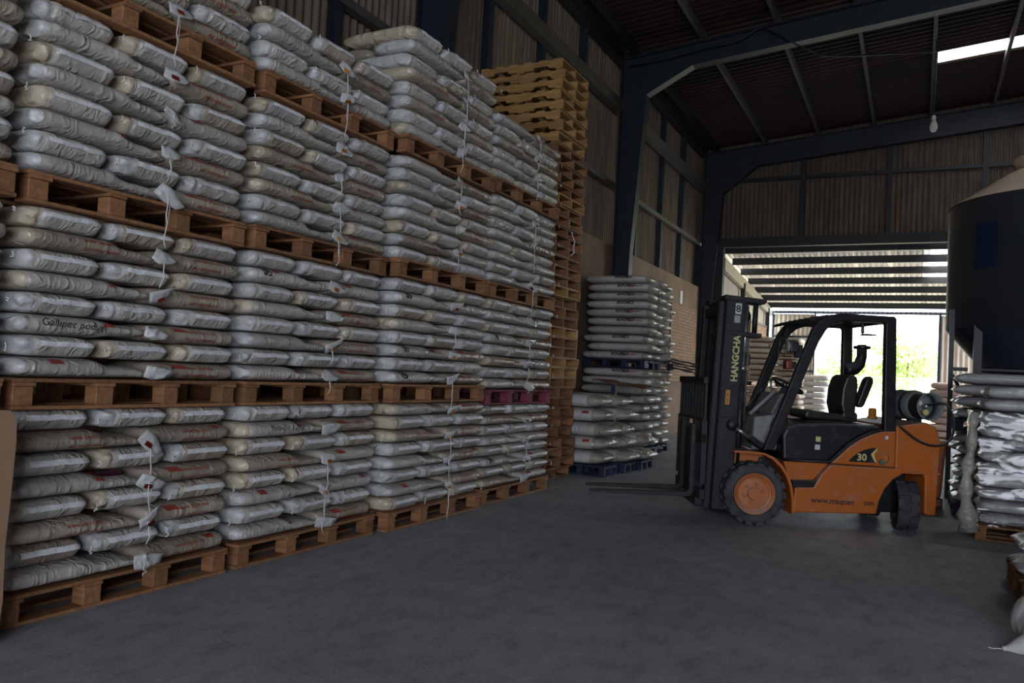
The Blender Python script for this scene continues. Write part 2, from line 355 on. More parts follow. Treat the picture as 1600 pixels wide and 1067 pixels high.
# roof sheets and purlins
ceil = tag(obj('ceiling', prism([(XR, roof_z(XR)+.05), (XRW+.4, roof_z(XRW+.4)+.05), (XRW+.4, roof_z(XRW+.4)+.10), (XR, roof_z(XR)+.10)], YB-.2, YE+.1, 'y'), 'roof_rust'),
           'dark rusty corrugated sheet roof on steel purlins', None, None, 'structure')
slope = math.atan(.09); slen = (XR-(XW-.5))/cos(slope)
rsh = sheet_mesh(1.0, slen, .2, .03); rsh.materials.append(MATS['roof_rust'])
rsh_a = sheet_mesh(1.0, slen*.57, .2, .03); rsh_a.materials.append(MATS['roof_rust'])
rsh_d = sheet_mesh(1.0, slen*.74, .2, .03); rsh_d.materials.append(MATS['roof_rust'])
rsh_added = sheet_mesh(1.0, slen*.26, .2, .03); rsh_added.materials.append(MATS['roof_translucent'])
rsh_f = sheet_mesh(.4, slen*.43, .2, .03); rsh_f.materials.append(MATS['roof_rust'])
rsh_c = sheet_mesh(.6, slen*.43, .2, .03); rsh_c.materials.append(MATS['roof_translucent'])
def roof_sheet(me, y, x0, nm='roof_sheet'):
    s = link_mesh(nm, me, None, ceil)
    # ribs (local z) run up the slope towards +X, waves (local x) run along +Y
    dz = Vector((cos(slope), 0, sin(slope))); dx = Vector((0, 1, 0)); dy = dz.cross(dx)
    s.matrix_world = Matrix(((dx.x, dy.x, dz.x, x0), (dx.y, dy.y, dz.y, y), (dx.z, dy.z, dz.z, roof_z(x0)), (0, 0, 0, 1)))
    return s
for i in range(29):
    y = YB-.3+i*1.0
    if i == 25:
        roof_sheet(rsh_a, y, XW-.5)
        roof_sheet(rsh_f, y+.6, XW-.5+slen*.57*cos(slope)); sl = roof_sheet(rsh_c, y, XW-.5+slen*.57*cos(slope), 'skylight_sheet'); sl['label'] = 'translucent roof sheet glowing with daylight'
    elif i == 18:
        roof_sheet(rsh_d, y, XW-.5); roof_sheet(rsh_added, y, XW-.5+slen*.74*cos(slope), 'skylight_sheet')  # extra translucent sheet, added out of view to light the silo top
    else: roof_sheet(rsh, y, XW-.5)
for x in (-5.25, -3.92, -2.53, -1.16, .15, 1.53, 2.9, 4.3):
    obj('purlin', box(x-.035, x+.035, YB, YE, roof_z(x)-.20, roof_z(x)-.03), 'steel_grey' if x > -5 else 'steel_dark', ceil)
# steel portal frames
def frame(n, y, lab):
    dz = -.42 if y > 20 else 0.            # the end frame sits a little lower under its gable
    def rz(x): return roof_z(x)-.20
    out = [(XW+.02, 0), (XW+.30, 0), (XW+.38, 4.0), (XW+.58, 7.15+dz*.9), (XW+1.5, rz(XW+1.5)-.46+dz*.3), (XR, rz(XR)-.44+dz*.3), (XR, rz(XR)), (XW+.02, rz(XW))]
    fr = tag(obj('trim_%d' % n, prism(out, y-.012, y+.012), 'steel_blue'), lab, None, None, 'structure')
    # flanges: plates standing proud on both edges
    def flange(p, q, t=.02, w2=.11):
        d = Vector((q[0]-p[0], q[1]-p[1])); nn = Vector((-d.y, d.x)).normalized()*t
        obj('flange', prism([p, q, (q[0]+nn.x, q[1]+nn.y), (p[0]+nn.x, p[1]+nn.y)], y-w2, y+w2), 'steel_blue', fr)
    for i in range(1, 5): flange(out[i], out[i+1])
    flange(out[6], out[7]); flange(out[7], out[0])
    out2 = [(2*XR-a, b) for a, b in out]
    obj('far_rafter', prism(out2, y-.08, y+.08), 'steel_blue', fr)
frame(1, 7.9, 'blue steel portal frame behind the feed sack piles')
frame(2, 15.2, 'blue steel portal frame above the white sack stack')
frame(3, 22.45, 'blue steel portal frame at the far gable')
frame(4, .4, 'blue steel portal frame above the photographer')
# gable end: sheets above the gate, solid at the right
we = tag(obj('wall_end', box(3.2, XRW, YE, YE+.15, 0, 5.3), 'plaster'), 'far gable wall of ribbed sheets above the wide gate', None, None, 'structure')
obj('gate_header', box(XW, XRW, YE-.12, YE+.1, 5.24, 5.50), 'steel_dark', we)
obj('gate_jamb', box(XW-.4, -4.98, YE-.1, YE+.12, 0, 5.3), 'steel_dark', we)
gx = XW-.4
while gx < XRW:
    h = roof_z(gx+.5)-5.4+.12
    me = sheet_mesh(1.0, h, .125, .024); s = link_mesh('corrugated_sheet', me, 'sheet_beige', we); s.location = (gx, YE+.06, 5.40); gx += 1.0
for x in (-2.9, -.75, 1.4, 3.5): obj('wall_stud', box(x-.06, x+.06, YE-.08, YE+.02, 5.4, roof_z(x)-.2), 'steel_dark', we)
obj('wall_girt', box(XW, XRW, YE-.06, YE+.02, 7.10, 7.2), 'steel_dark', we)
# right wall and back wall with the gate the daylight comes through
wr = tag(obj('wall_right', box(XRW, XRW+.2, YB, YE+.1, 0, 8.4), 'plaster'), 'right warehouse wall outside the picture', None, None, 'structure')
wb = tag(obj('wall_back', box(XW-.3, -1.0, YB-.2, YB, 0, 9.4), 'plaster'), 'back warehouse wall with wide gate behind the photographer', None, None, 'structure')
obj('wall_part', box(7.0, XRW+.2, YB-.2, YB, 0, 9.4), 'plaster', wb); obj('gate_lintel', box(-1.0, 7.0, YB-.2, YB, 4.55, 9.4), 'plaster', wb)

# ------------------------------------------------------------------ lean-to beyond the gate
XL, YF = -4.98, 31.5
def lean_z(y): return 5.34-.106*(y-22.9)
ll = tag(obj('wall_lean_to', box(XL-.25, XL-.02, YE+.1, 30.6, 0, 3.55), 'brickwork'), 'side wall of the lean-to: brickwork with pale sheets above', None, None, 'structure')
lsm = sheet_mesh(1.0, 1.55, .125, .02); lsm.materials.append(MATS['sheet_light'])
for i in range(8):
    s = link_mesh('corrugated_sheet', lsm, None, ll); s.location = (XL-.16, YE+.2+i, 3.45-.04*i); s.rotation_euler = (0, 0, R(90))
obj('side_beam', prism([(YE+.1, 4.62), (31.2, 4.62-.07*8.5), (31.2, 4.9-.07*8.5), (YE+.1, 4.98)], XL-.1, XL+.02, 'x'), 'steel_cream', ll)
obj('wall_rail', box(XL-.1, XL+.0, YE+.1, 30.6, 3.5, 3.58), 'steel_grey', ll)
for y in (25.6, 30.4): obj('wall_stud', box(XL-.08, XL+.06, y-.07, y+.07, 0, 4.8-.07*(y-22.6)), 'steel_dark', ll)
lr = tag(empty('ceiling_lean_to', (0, 0, 0)), 'corrugated lean-to roof on seven steel purlins', None, None, 'structure')
lslope = math.atan(-.106); llen = 8.6/cos(lslope)
lm = sheet_mesh(1.085, llen, .155, .036); lm.materials.append(MATS['lean_sheet'])
lm2 = sheet_mesh(.93, llen*.52, .155, .036); lm2.materials.append(MATS['roof_translucent'])
lm3 = sheet_mesh(1.085, llen*.48, .155, .036); lm3.materials.append(MATS['lean_sheet'])
def lean_sheet(me, x, y0, nm='roof_sheet'):
    s = link_mesh(nm, me, None, lr)
    dz = Vector((0, cos(lslope), sin(lslope))); dx = Vector((1, 0, 0)); dy = dz.cross(dx)
    s.matrix_world = Matrix(((dx.x, dy.x, dz.x, x), (dx.y, dy.y, dz.y, y0), (dx.z, dy.z, dz.z, lean_z(y0)+.036), (0, 0, 0, 1)))
for i in range(10):
    x = -5.48+i*.93
    if i == 6:
        lean_sheet(lm2, x, 22.72, 'skylight_sheet'); lean_sheet(lm3, x, 22.72+8.6*.52)
    else: lean_sheet(lm, x, 22.72)
for k in range(7):
    y = 22.95+1.3*k; obj('purlin', box(XL-.1, 4, y-.03, y+.03, lean_z(y)-.21, lean_z(y)-.004), 'steel_dark', lr)
lw = tag(empty('wall_lean_end', (0, 0, 0)), 'far side of the lean-to with sliding gate and blue rail', None, None, 'structure')
obj('gate_rail', box(-5.1, 3.2, YF-.04, YF+.06, 4.16, 4.26), 'steel_blue', lw)
dm = sheet_mesh(1.5, 4.1, .16, .02)
d1 = tag(link_mesh('door_1', dm, 'sheet_light'), 'grey sliding corrugated gate leaf standing open by the far gate', None, None, 'structure'); d1.location = (-4.96, YF+.02, .04)
for z in (.6, 1.9, 3.2): obj('door_rail', box(0, 1.5, -.06, -.03, z, z+.07), 'steel_blue', d1)
for x in (-.04, 1.5): obj('door_stile', box(x, x+.05, -.07, .04, 0, 4.12), 'steel_blue', d1)
d2m = sheet_mesh(2.4, 4.1, .16, .02)
d2 = tag(link_mesh('door_2', d2m, 'sheet_light'), 'pale fixed corrugated leaf to the side of the far gate', None, None, 'structure'); d2.location = (.72, YF+.02, .04)
obj('door_stile', box(-.05, .03, -.07, .04, 0, 4.12), 'steel_blue', d2)
gr = tag(obj('ground', box(-60, 60, 23, 120, -.3, -.13), 'grass_ground'), 'sunlit grassy ground beyond the far gate', None, None, 'structure')

# ------------------------------------------------------------------ sacks
def sstep(a, b, t):
    t = max(0., min(1., (t-a)/(b-a))); return t*t*(3-2*t)
class Sack:
    """a filled sack: x along its visible face, y away from the viewer (face at y=0), z up from its underside"""
    def __init__(s, a, D, c, kind, seed, n=3.2):
        s.a, s.b, s.c, s.kind, s.seed, s.n = a, D/2, c, kind, seed, n
        rnd = random.Random(seed); s.rnd = rnd
        s.crease = -.62+rnd.uniform(-.08, .1); s.sag = rnd.uniform(.000, .006)
        s.wx = rnd.uniform(.02, .22); s.low = rnd.uniform(.1, .85); s.ridge = rnd.uniform(.05, .35)
    def prof(s, t):
        k = s.kind
        if k == 'E':
            sz = (max(0, 1-abs(t)**9))**.33 if t < 0 else (max(0, 1-abs(t)**26))**.4; sy = (max(0, 1-abs(t)**14))**.4
            if t < s.crease: sz *= 1-.10*sstep(s.crease, -1, t); sy *= 1-.04*sstep(s.crease, -1, t)
            if t > .4: sz *= 1-.16*sstep(.4, 1, t)
            return sz, sy, -s.c*(1-sz)*.5*(t > 0)
        if k == 'L':
            sz = (max(0, 1-abs(t)**9))**.33 if t < 0 else 1
            sy = (max(0, 1-abs(t)**14))**.4 if t < 0 else 1
            if t > 0: sz = 1-.36*sstep(s.wx, s.wx+.34, t)-.30*sstep(.70, 1, t)
            sy *= 1-.03*sstep(s.wx, s.wx+.3, t)-.10*sstep(.8, 1, t)
            return sz, sy, (-s.c*(1-sz)*s.low if t > 0 else 0)
        if k == 'R':
            sz = (max(0, 1-abs(t)**10))**.33; sy = (max(0, 1-abs(t)**14))**.4
            return sz*(1-.10*sstep(-.4, -1, t)*0), sy, 0
        if k == 'B': return max((max(0, 1-abs(t)**7))**.42, .16), max((max(0, 1-abs(t)**9))**.35, .5), 0
        sz = (max(0, 1-abs(t)**5.))**.6; sy = 1-.14*abs(t)**3          # pillow with flat lips
        return max(sz, .10), sy, 0
    def front(s, q):
        """how far the face reaches out (0..1 of the half depth) at height q in -1..1"""
        if s.kind == 'E':       # the sewn end: two planes meeting in a ridge under the tape
            d = (q-s.ridge)/(1-s.ridge) if q > s.ridge else (s.ridge-q)/(1+s.ridge)
            base = 1-(.050 if q > s.ridge else .060)/s.b*d**1.25
            return base-(.030/s.b)*max(0, abs(q)-.84)**1.5/.064
        return (1-abs(q)**s.n)**(1/s.n)
    def disp(s, x, z):
        t = x/s.a; v = Vector((x*5, z*13, s.seed*3.7))
        d = .006*noise.noise(v)+.004*noise.noise(v*2.7)
        if s.kind == 'E':
            d -= .011*math.exp(-((t-s.crease)/.045)**2)
            if t < s.crease: d -= .010*abs(sin(8*(t-s.crease)+z*28))
            d += .003*sin(46*x+3*noise.noise(v*1.5))
        elif s.kind == 'L':
            w_ = math.exp(-((t-s.wx-.12)/.28)**2)
            d += .0075*w_*sin(62*x+30*z+5*noise.noise(v*1.3))+.0025*sin(95*x+14*z+6*noise.noise(v))
            d -= .010*math.exp(-((t+.84)/.03)**2)
        elif s.kind == 'R': d += .003*sin(48*x-14*z+5*noise.noise(v*1.2)); d -= .008*math.exp(-((t-.86)/.03)**2)
        else: d += .016*noise.noise(v*.8)+.009*noise.noise(v*1.9)+.004*sin(42*x+10*z+6*noise.noise(v))*abs(t)
        return d
    def face(s, x, z, off=.003):
        t = max(-.999, min(.999, x/s.a)); sz, sy, zc = s.prof(t)
        q = max(-.98, min(.98, (z-s.c-zc)/(s.c*max(sz, .05))))
        return (x, s.b-s.b*sy*s.front(q)-s.disp(x, z)-off, z)
    def mesh(s, mats, end_slot=True, nx=40, nv=26):
        b = bmesh.new(); rings = []
        for i in range(nx+1):
            t = max(-.9995, min(.9995, -cos(pi*i/nx)*.35+(2*i/nx-1)*.65)); sz, sy, zc = s.prof(t); x = s.a*t
            ring = []
            for k in range(nv):
                g = 2*pi*(k+.5)/nv; cy_, cz = cos(g), sin(g)
                yy = abs(cy_)**(2/s.n)*(1 if cy_ > 0 else -1); zv = abs(cz)**(2/s.n)*(1 if cz > 0 else -1)
                z = s.c+zc+s.c*max(sz, .04)*zv
                if s.kind == 'E' and yy > 0: yy = max(yy*0+s.front(zv), 0) if abs(zv) < .995 else .9*yy
                y = s.b-s.b*max(sy, .3)*yy
                if yy > 0: y -= s.disp(x, z)*yy
                else: y += s.disp(-x, z)*(-yy)
                z = min(2*s.c, max(0, z))
                ring.append(b.verts.new((x, y, z)))
            rings.append(ring)
        for i, (A, B) in enumerate(zip(rings, rings[1:])):
            for k in range(nv):
                f = b.faces.new((A[k], A[(k+1) % nv], B[(k+1) % nv], B[k])); f.smooth = True
                tm = (A[0].co.x+B[0].co.x)/2/s.a
                if end_slot and len(mats) > 1 and tm < (s.crease if s.kind == 'E' else (-.84 if s.kind == 'L' else -9)): f.material_index = 1
        for ring, flip in ((rings[0], False), (rings[-1], True)):       # tucked ends
            c_ = sum((v.co for v in ring), Vector())/nv; c_.x += (.018 if not flip else -.012)*(s.kind in 'ELR')
            m_ = b.verts.new(c_)
            for k in range(nv):
                q = (ring[(k+1) % nv], ring[k], m_) if not flip else (ring[k], ring[(k+1) % nv], m_)
                f = b.faces.new(q); f.smooth = True
                if end_slot and len(mats) > 1 and not flip: f.material_index = 1
        bmesh.ops.recalc_face_normals(b, faces=b.faces)
        me = bpy.data.meshes.new('sack'); b.to_mesh(me); b.free()
        for m_ in mats: me.materials.append(MATS[m_])
        return me
    def patch(s, x0, x1, z0, z1, m_, off=.003, nx=10, nz=4, skew=0., wob=0., name='patch'):
        V = []; Fc = []
        for j in range(nz+1):
            for i in range(nx+1):
                z = z0+(z1-z0)*j/nz; x = x0+(x1-x0)*i/nx+skew*(z-z0)
                if wob: z += wob*noise.noise(Vector((x*14, s.seed, 0)))
                V.append(s.face(x, z, off))
        for j in range(nz):
            for i in range(nx): q = j*(nx+1)+i; Fc.append((q, q+1, q+nx+2, q+nx+1))
        me = bpy.data.meshes.new(name); me.from_pydata(V, [], Fc); me.update()
        for p in me.polygons: p.use_smooth = True
        me.materials.append(MATS[m_]); return me
def string_mesh(ln, seed, loop=False):
    rnd = random.Random(seed); pts = []; n = 7
    for i in range(n+1):
        f = i/n; pts.append((rnd.uniform(-.008, .008)+.02*f*rnd.uniform(-1, 1), -.012-.01*sin(f*pi)+rnd.uniform(-.004, .002), -ln*f))
    b = tube(pts, .0034, 5)
    if rnd.random() < .6:
        tube([(0, -.01, 0), (.012, -.014, -.02), (.02, -.014, -ln*.3), (.016, -.012, -ln*rnd.uniform(.45, .7))], .0026, 4, b)
    me = to_mesh(b, 'string', True); me.materials.append(MATS['string']); return me
def flap_mesh(seed, m_):
    rnd = random.Random(seed); b = bmesh.new()
    l, h = rnd.uniform(.10, .15), rnd.uniform(.07, .10); tilt = rnd.uniform(-.03, .03)
    P = [(-.05, -.004, -h*.45), (0, -.02, -h*.55), (-.05, -.004, h*.35), (.01, -.026, h*.42), (l*.75, -.035, -h*.15+tilt), (l, -.03, h*.35+tilt)]
    v = [b.verts.new(p) for p in P]
    for f in ((0, 1, 3, 2), (1, 4, 5, 3)): b.faces.new([v[i] for i in f])
    bmesh.ops.subdivide_edges(b, edges=b.edges[:], cuts=2, use_grid_fill=True)
    for q in b.verts: q.co.y += .006*noise.noise(q.co*30+Vector((seed, 0, 0)))
    bmesh.ops.solidify(b, geom=b.faces[:], thickness=.003)
    me = to_mesh(b, 'corner_flap', True); me.materials.append(MATS[m_]); return me
def flap_patch(seed, m_):
    b = bmesh.new(); v = [b.verts.new(p) for p in ((-.012, -.034, -.042), (.040, -.040, -.034), (.030, -.038, -.008), (-.018, -.032, -.014))]; b.faces.new(v)
    bmesh.ops.solidify(b, geom=b.faces[:], thickness=.002)
    me = to_mesh(b, 'printed_corner'); me.materials.append(MATS[m_]); return me

def web_lines(s, size, dx, z1, z2):
    r = []
    for z, fl in ((z1, False), (z2, True)):
        me = text_mesh([('www.alipec.mx', size, dx, z, fl, 0)], 0, lambda x, z, s=s: s.face(x, z, .004)); me.materials.append(MATS['red_print']); r.append(me)
    return r
W0 = 1.56; PITCH0 = .1165; CH = PITCH0/2+.0015
VE = []; VL = []; VR = []
for i in range(8):
    s = Sack(W0/6-.004, .84, CH, 'E', 11+i); cream = i in (0, 3, 6)
    z0 = CH+.000
    VE.append(dict(me=s.mesh(['sack' if i != 5 else 'sack_beige', 'sack_cream' if cream else 'sack_white_end']), s=s, cream=cream,
                   tape=s.patch(s.a*(s.crease+.06), s.a*.985, z0, z0+.030, 'tape', .004, 14, 2, wob=.006, name='seam_tape'), str=string_mesh(s.rnd.uniform(.025, .06), 70+i)))
for i in range(8):
    s = Sack(W0*.272, .48, CH, 'L', 31+i, 2.8); beige = i in (3, 6)
    d = dict(me=s.mesh(['sack_beige' if beige else 'sack', 'sack_cream' if i in (2, 6) else 'sack_white_end']), s=s, beige=beige)
    d['red'] = s.patch(s.a*.20, s.a*.20+.07, .072, .104, 'red_print', .004, 5, 4, skew=.3, name='printed_patch')
    d['red2'] = s.patch(-s.a*.55, -s.a*.55+.075, .085, .108, 'red_print', .004, 5, 4, skew=.3, name='printed_patch')
    d['purple'] = s.patch(s.a*.42, s.a*.85, .080, .098, 'purple_print', .004, 8, 3, name='printed_patch')
    d['web'] = web_lines(s, .036, .02, .083, .030)
    d['num'] = text_mesh([('50', .085, -s.a*.66, .088, True, 0)], 0, lambda x, z, s=s: s.face(x, z, .004), bold=.004); d['num'].materials.append(MATS['black_print'])
    VL.append(d)
for i in range(6):
    s = Sack(W0*.226, .48, CH, 'R', 51+i, 2.9); beige = i not in (1, 4)
    d = dict(me=s.mesh(['sack_beige' if beige else 'sack']), s=s, beige=beige)
    d['web'] = web_lines(s, .038, .03, .086, .030)
    d['red'] = s.patch(-s.a*.52, -s.a*.52+.10, .080, .106, 'red_print', .004, 6, 4, skew=-.9, name='printed_patch')
    d['red2'] = s.patch(s.a*.50, s.a*.50+.06, .095, .110, 'red_print', .004, 5, 3, name='printed_patch')
    VR.append(d)
STR = [string_mesh(.10+.05*i, 90+i) for i in range(6)]
FLAP = [flap_mesh(i, 'sack_white_end') for i in range(5)]
FP = {k: flap_patch(1, k) for k in ('red_print', 'orange_print')}
ORD = ['lowest', 'second', 'third', 'fourth', 'fifth', 'sixth', 'seventh', 'eighth']
LOADN = ['bottom', 'second', 'third', 'top']
PILEN = ['cut-off pile', 'first full pile', 'second full pile', 'third full pile', 'fourth full pile']

# block pallets (deck along the aisle = local x, depth = local y, y=0 at the aisle)
PW, PD, PH = 1.50, 1.0, .16
def shared(bm, m_, name):
    me = to_mesh(bm, name); me.materials.append(MATS[m_]); return me
PAL = {}
def pallet_meshes(wm):
    if wm not in PAL:
        PAL[wm] = dict(block=shared(box(-.055, .055, 0, .10, 0, .10, .004, segs=1), wm, 'block'), run=shared(box(-PW/2, PW/2, 0, .10, 0, .02, .003, segs=1), wm, 'bottom_board'),
                       cross=shared(box(-.06, .06, 0, PD, 0, .02, .003, segs=1), wm, 'stringer_board'), deck=shared(box(-PW/2, PW/2, 0, .125, 0, .02, .003, segs=1), wm, 'deck_board'))
    return PAL[wm]
def pallet(loc, rz, label, wm='wood', group=None, sx=1., cols=4, name='pallet'):
    p = tag(empty(name, loc, rz), label, 'pallet', group); p.scale = (sx, 1, 1); m = pallet_meshes(wm)
    def put(n, me, x, y, z, rx=0):
        o = link_mesh(n, me, None, p); o.location = (x+random.uniform(-.006, .006), y, z); o.rotation_euler = (0, 0, random.uniform(-.008, .008)); return o
    for y in (.01, .23, .45, .67, .89): put('bottom_board', m['run'], 0, y, 0)  # in-between boards added to cover the lit floor and darken the openings
    for i in range(cols):
        x = -PW/2+.06+i*(PW-.12)/(cols-1)
        for y in (.012, .45, .888): put('block', m['block'], x, y, .02)
        put('stringer_board', m['cross'], x, 0, .12)
    for i in range(6): put('deck_board', m['deck'], 0, .005+i*.173, .14)
    return p

def add_sack(v, loc, rz, sx, szz, label, group, roll=0., name='feed_sack'):
    o = link_mesh(name, v['me']); o.location = loc; o.rotation_euler = (0, roll, rz); o.scale = (sx, 1, szz*.962)
    return tag(o, label, 'sack', group)
def part(n, me, parent, loc=(0, 0, 0), rot=(0, 0, 0)):
    o = link_mesh(n, me, None, parent); o.location = loc; o.rotation_euler = rot; return o
def load(ci, ti, X, Y0, Y1, zp, ztop, layers, first_end, pal='wood', only_last=False, flap='red_print', deep=False, dx=0.):
    W = Y1-Y0-.035; sx = W/W0; yc = (Y0+Y1)/2; pitch = (ztop-zp-PH)/layers; szz = pitch/PITCH0
    grp = 'feed sacks on the %s pallets' % LOADN[ti]
    pallet((X-.01, yc, zp), R(90), '%s wooden block pallet under the %s load of the %s' % ({'wood': 'brown', 'wood_pink': 'pink painted'}[pal], LOADN[ti], PILEN[ci]), pal, 'pallets under feed sacks', (W-.02)/PW)
    lean = random.uniform(-.012, .012)
    for l in range(layers):
        z = zp+PH+l*pitch; end = (l % 2 == 0) == first_end; xo = X-.015+random.uniform(-.014, .012)+lean*l/8
        where = '%s layer, %s load, %s' % (ORD[l], LOADN[ti], PILEN[ci])
        if end:
            for k in range(3):
                if only_last and k < 2: continue
                v = VE[(l*3+k*5+ci*2+ti) % 8 if random.random() < .5 else random.randrange(8)]
                y = Y0+.018+(k+.5)*W/3+random.uniform(-.004, .004)
                o = add_sack(v, (xo+random.uniform(-.03, .008), y, z+.001), R(90)+random.uniform(-.012, .012), sx*random.uniform(.945, .985), szz,
                             '%s sack, taped end out, %s of three, %s' % ('cream-cornered' if v['cream'] else 'grey', ('left', 'middle', 'right')[k], where), grp, random.uniform(-.003, .003))
                part('seam_tape', v['tape'], o); part('string', v['str'], o, (v['s'].a*.985, -.006, CH+.01))
        else:
            i = random.randrange(8)
            v = VL[i]
            if not only_last:
                y = Y0+.018+W*.272+random.uniform(-.004, .004)
                o = add_sack(v, (xo+.012, y, z+.001), R(90)+random.uniform(-.008, .008), sx, szz, '%s flapped sack lying lengthwise, left of two, %s' % ('beige' if v['beige'] else 'grey', where), grp, random.uniform(-.002, .002))
                tip = v['s'].a*.93
                fl = part('corner_flap', FLAP[random.randrange(5)], o, (tip, -.018, CH-.004), (random.uniform(-.3, .5), random.uniform(-.5, .7), random.uniform(-.15, .2)))
                if random.random() < .55: part('printed_corner', FP[flap], fl)
                if random.random() < .8: part('string', STR[random.randrange(6)], o, (tip+.01, -.022, CH))
                if v['beige']:
                    for q in v['web']: part('lettering', q, o)
                elif random.random() < .55: part('printed_patch', v['red'] if random.random() < .6 else v['red2'], o)
                if not v['beige'] and random.random() < .3: part('printed_patch', v['purple'], o)
                if not v['beige'] and ti < 2 and (ci, ti, l) not in ((1, 1, 2), (2, 0, 6)) and random.random() < .4: part('lettering', v['num'], o)
                v['last'] = o; SPECIAL[(ci, ti, l)] = (o, v)
            v = VR[random.randrange(6)]
            y = Y0+.018+W*.772+random.uniform(-.003, .003)
            o = add_sack(v, (xo-.006, y, z), R(90)+random.uniform(-.008, .008), sx, szz*.99, '%s sack lying lengthwise, right of two, %s' % ('red-lettered' if v['beige'] else 'grey', where), grp, random.uniform(-.002, .002))
            if v['beige']:
                for q in v['web']: part('lettering', q, o)
            if random.random() < .6: part('printed_patch', v['red'], o)
            elif random.random() < .5: part('printed_patch', v['red2'], o)
            if deep:
                v = VR[random.randrange(6)]
                o = add_sack(v, (xo-.50, Y0+.018+W*.26, z), R(90), sx, szz*.99, '%s sack in the rear row, %s' % ('beige' if v['beige'] else 'grey', where), grp)
SPECIAL = {}
FX = -3.96
COLS = {0: (.80, 2.295), 1: (2.31, 3.80), 2: (3.83, 5.37), 3: (5.41, 7.06), 4: (7.10, 8.80)}
for ci in (1, 2, 3, 4):
    y0, y1 = COLS[ci]
    zs = {1: (0, 1.085, 2.135, 3.215), 2: (0, 1.085, 2.15, 3.215), 3: (0, 1.085, 2.165, 3.235), 4: (0, 1.04, 2.17, 3.28)}[ci]
    fe = {1: (0, 0, 0, 0), 2: (0, 0, 0, 0), 3: (1, 0, 1, 0), 4: (0, 0, 0, 1)}[ci]
    nl = {1: (8, 8, 8, 8), 2: (8, 8, 8, 4), 3: (8, 8, 8, 8), 4: (8, 8, 8, 6)}[ci]
    for ti in range(4):
        top = zs[ti+1] if ti < 3 else zs[3]+PH+nl[ti]*(.118 if ci != 3 else .122)
        fx = FX + {1: 0, 2: .0, 3: .06, 4: .02}[ci]+(.02 if ti == 0 else 0)
        load(ci, ti, fx, y0, y1, zs[ti], top, nl[ti], bool(fe[ti]), 'wood_pink' if (ci, ti) == (4, 1) else 'wood',
             flap='orange_print' if ci in (2, 3) else 'red_print', deep=(ci == 3 and ti == 3))
for ti in (1, 2): load(0, ti, FX+.03, *COLS[0], (0, 1.085, 2.135)[ti], (1.085, 2.135, 3.215)[ti], 8, False, only_last=True)
# marker writing on two sacks
for key, txt, sz_, dx in (((1, 1, 2), 'Gallipec podugl', .062, -.10), ((2, 0, 6), 'Pollipec1  LoTe 2', .050, .0)):
    o, v = SPECIAL[key]
    me = text_mesh([(txt, sz_, dx, .070, False, -.03)], 0, lambda x, z, s=v['s']: s.face(x, z, .005)); me.materials.append(MATS['black_print'])
    part('handwriting', me, o)

# ------------------------------------------------------------------ tower of empty pallets
SW, SD, SH = 1.22, .92, .135        # stringers run along local x, deck boards along local y
b = bmesh.new()
def notch_poly():
    P = [(-SW/2, .016)]
    for cx in (-.30, .30): P += [(cx-.13, .016), (cx-.10, .052), (cx+.10, .052), (cx+.13, .016)]
    P += [(SW/2, .016), (SW/2, .118), (-SW/2, .118)]; return P
TM = {}
for nm, wm in (('pale', 'wood_pale'), ('brown', 'wood')):
    TM[nm] = dict(st=shared(prism(notch_poly(), -.019, .019), wm, 'stringer'), bd=shared(box(-.06, .06, -SD/2, SD/2, 0, .017), wm, 'deck_board'), bt=shared(box(-.045, .045, -SD/2, SD/2, 0, .016), wm, 'bottom_board'))
def stringer_pallet(loc, rz, kind, label):
    p = tag(empty('pallet', loc, rz), label, 'pallet', 'empty pallets in the tower'); m = TM[kind]
    for y in (-SD/2+.019, 0, SD/2-.019): part('stringer', m['st'], p, (0, y, 0))
    for i in range(6): part('deck_board', m['bd'], p, (-SW/2+.06+i*(SW-.12)/5, 0, .118))
    for i in range(3): part('bottom_board', m['bt'], p, (-SW/2+.05+i*(SW-.10)/2, 0, 0))
    return p
TN = 41
for i in range(TN):
    topk = TN-1-i
    kind = 'pale' if topk < 8 or random.random() < .25 else 'brown'
    jx, jy = random.uniform(-.025, .025), random.uniform(-.02, .02)
    if topk > 7: jx += .02*sin(i*.7); jy += .03
    NUM = 'first second third fourth fifth sixth seventh eighth ninth tenth eleventh twelfth thirteenth fourteenth fifteenth sixteenth seventeenth eighteenth nineteenth twentieth twenty-first twenty-second'.split()
    nth = '%s from the top' % NUM[topk] if topk < TN/2 else '%s from the floor' % NUM[i]
    stringer_pallet((-4.86+jx+(.03 if topk < 7 else 0), 9.72+jy-(.06 if topk < 7 else 0), i*SH), random.uniform(-.02, .02), kind,
                    '%s empty wooden pallet, %s in the tall pallet tower' % ('yellowish' if kind == 'pale' else 'weathered brown', nth))
ts = tag(obj('strap', tube([(0, 0, 0), (.02, -.01, -.06), (.05, 0, -.13), (.03, .01, -.22), (.05, 0, -.28), (.0, -.01, -.33)], .008, 6), 'string', smooth=True), 'frayed white strap dangling from the pallet tower', 'strap'); ts.location = (-4.21, 9.75, 3.33)

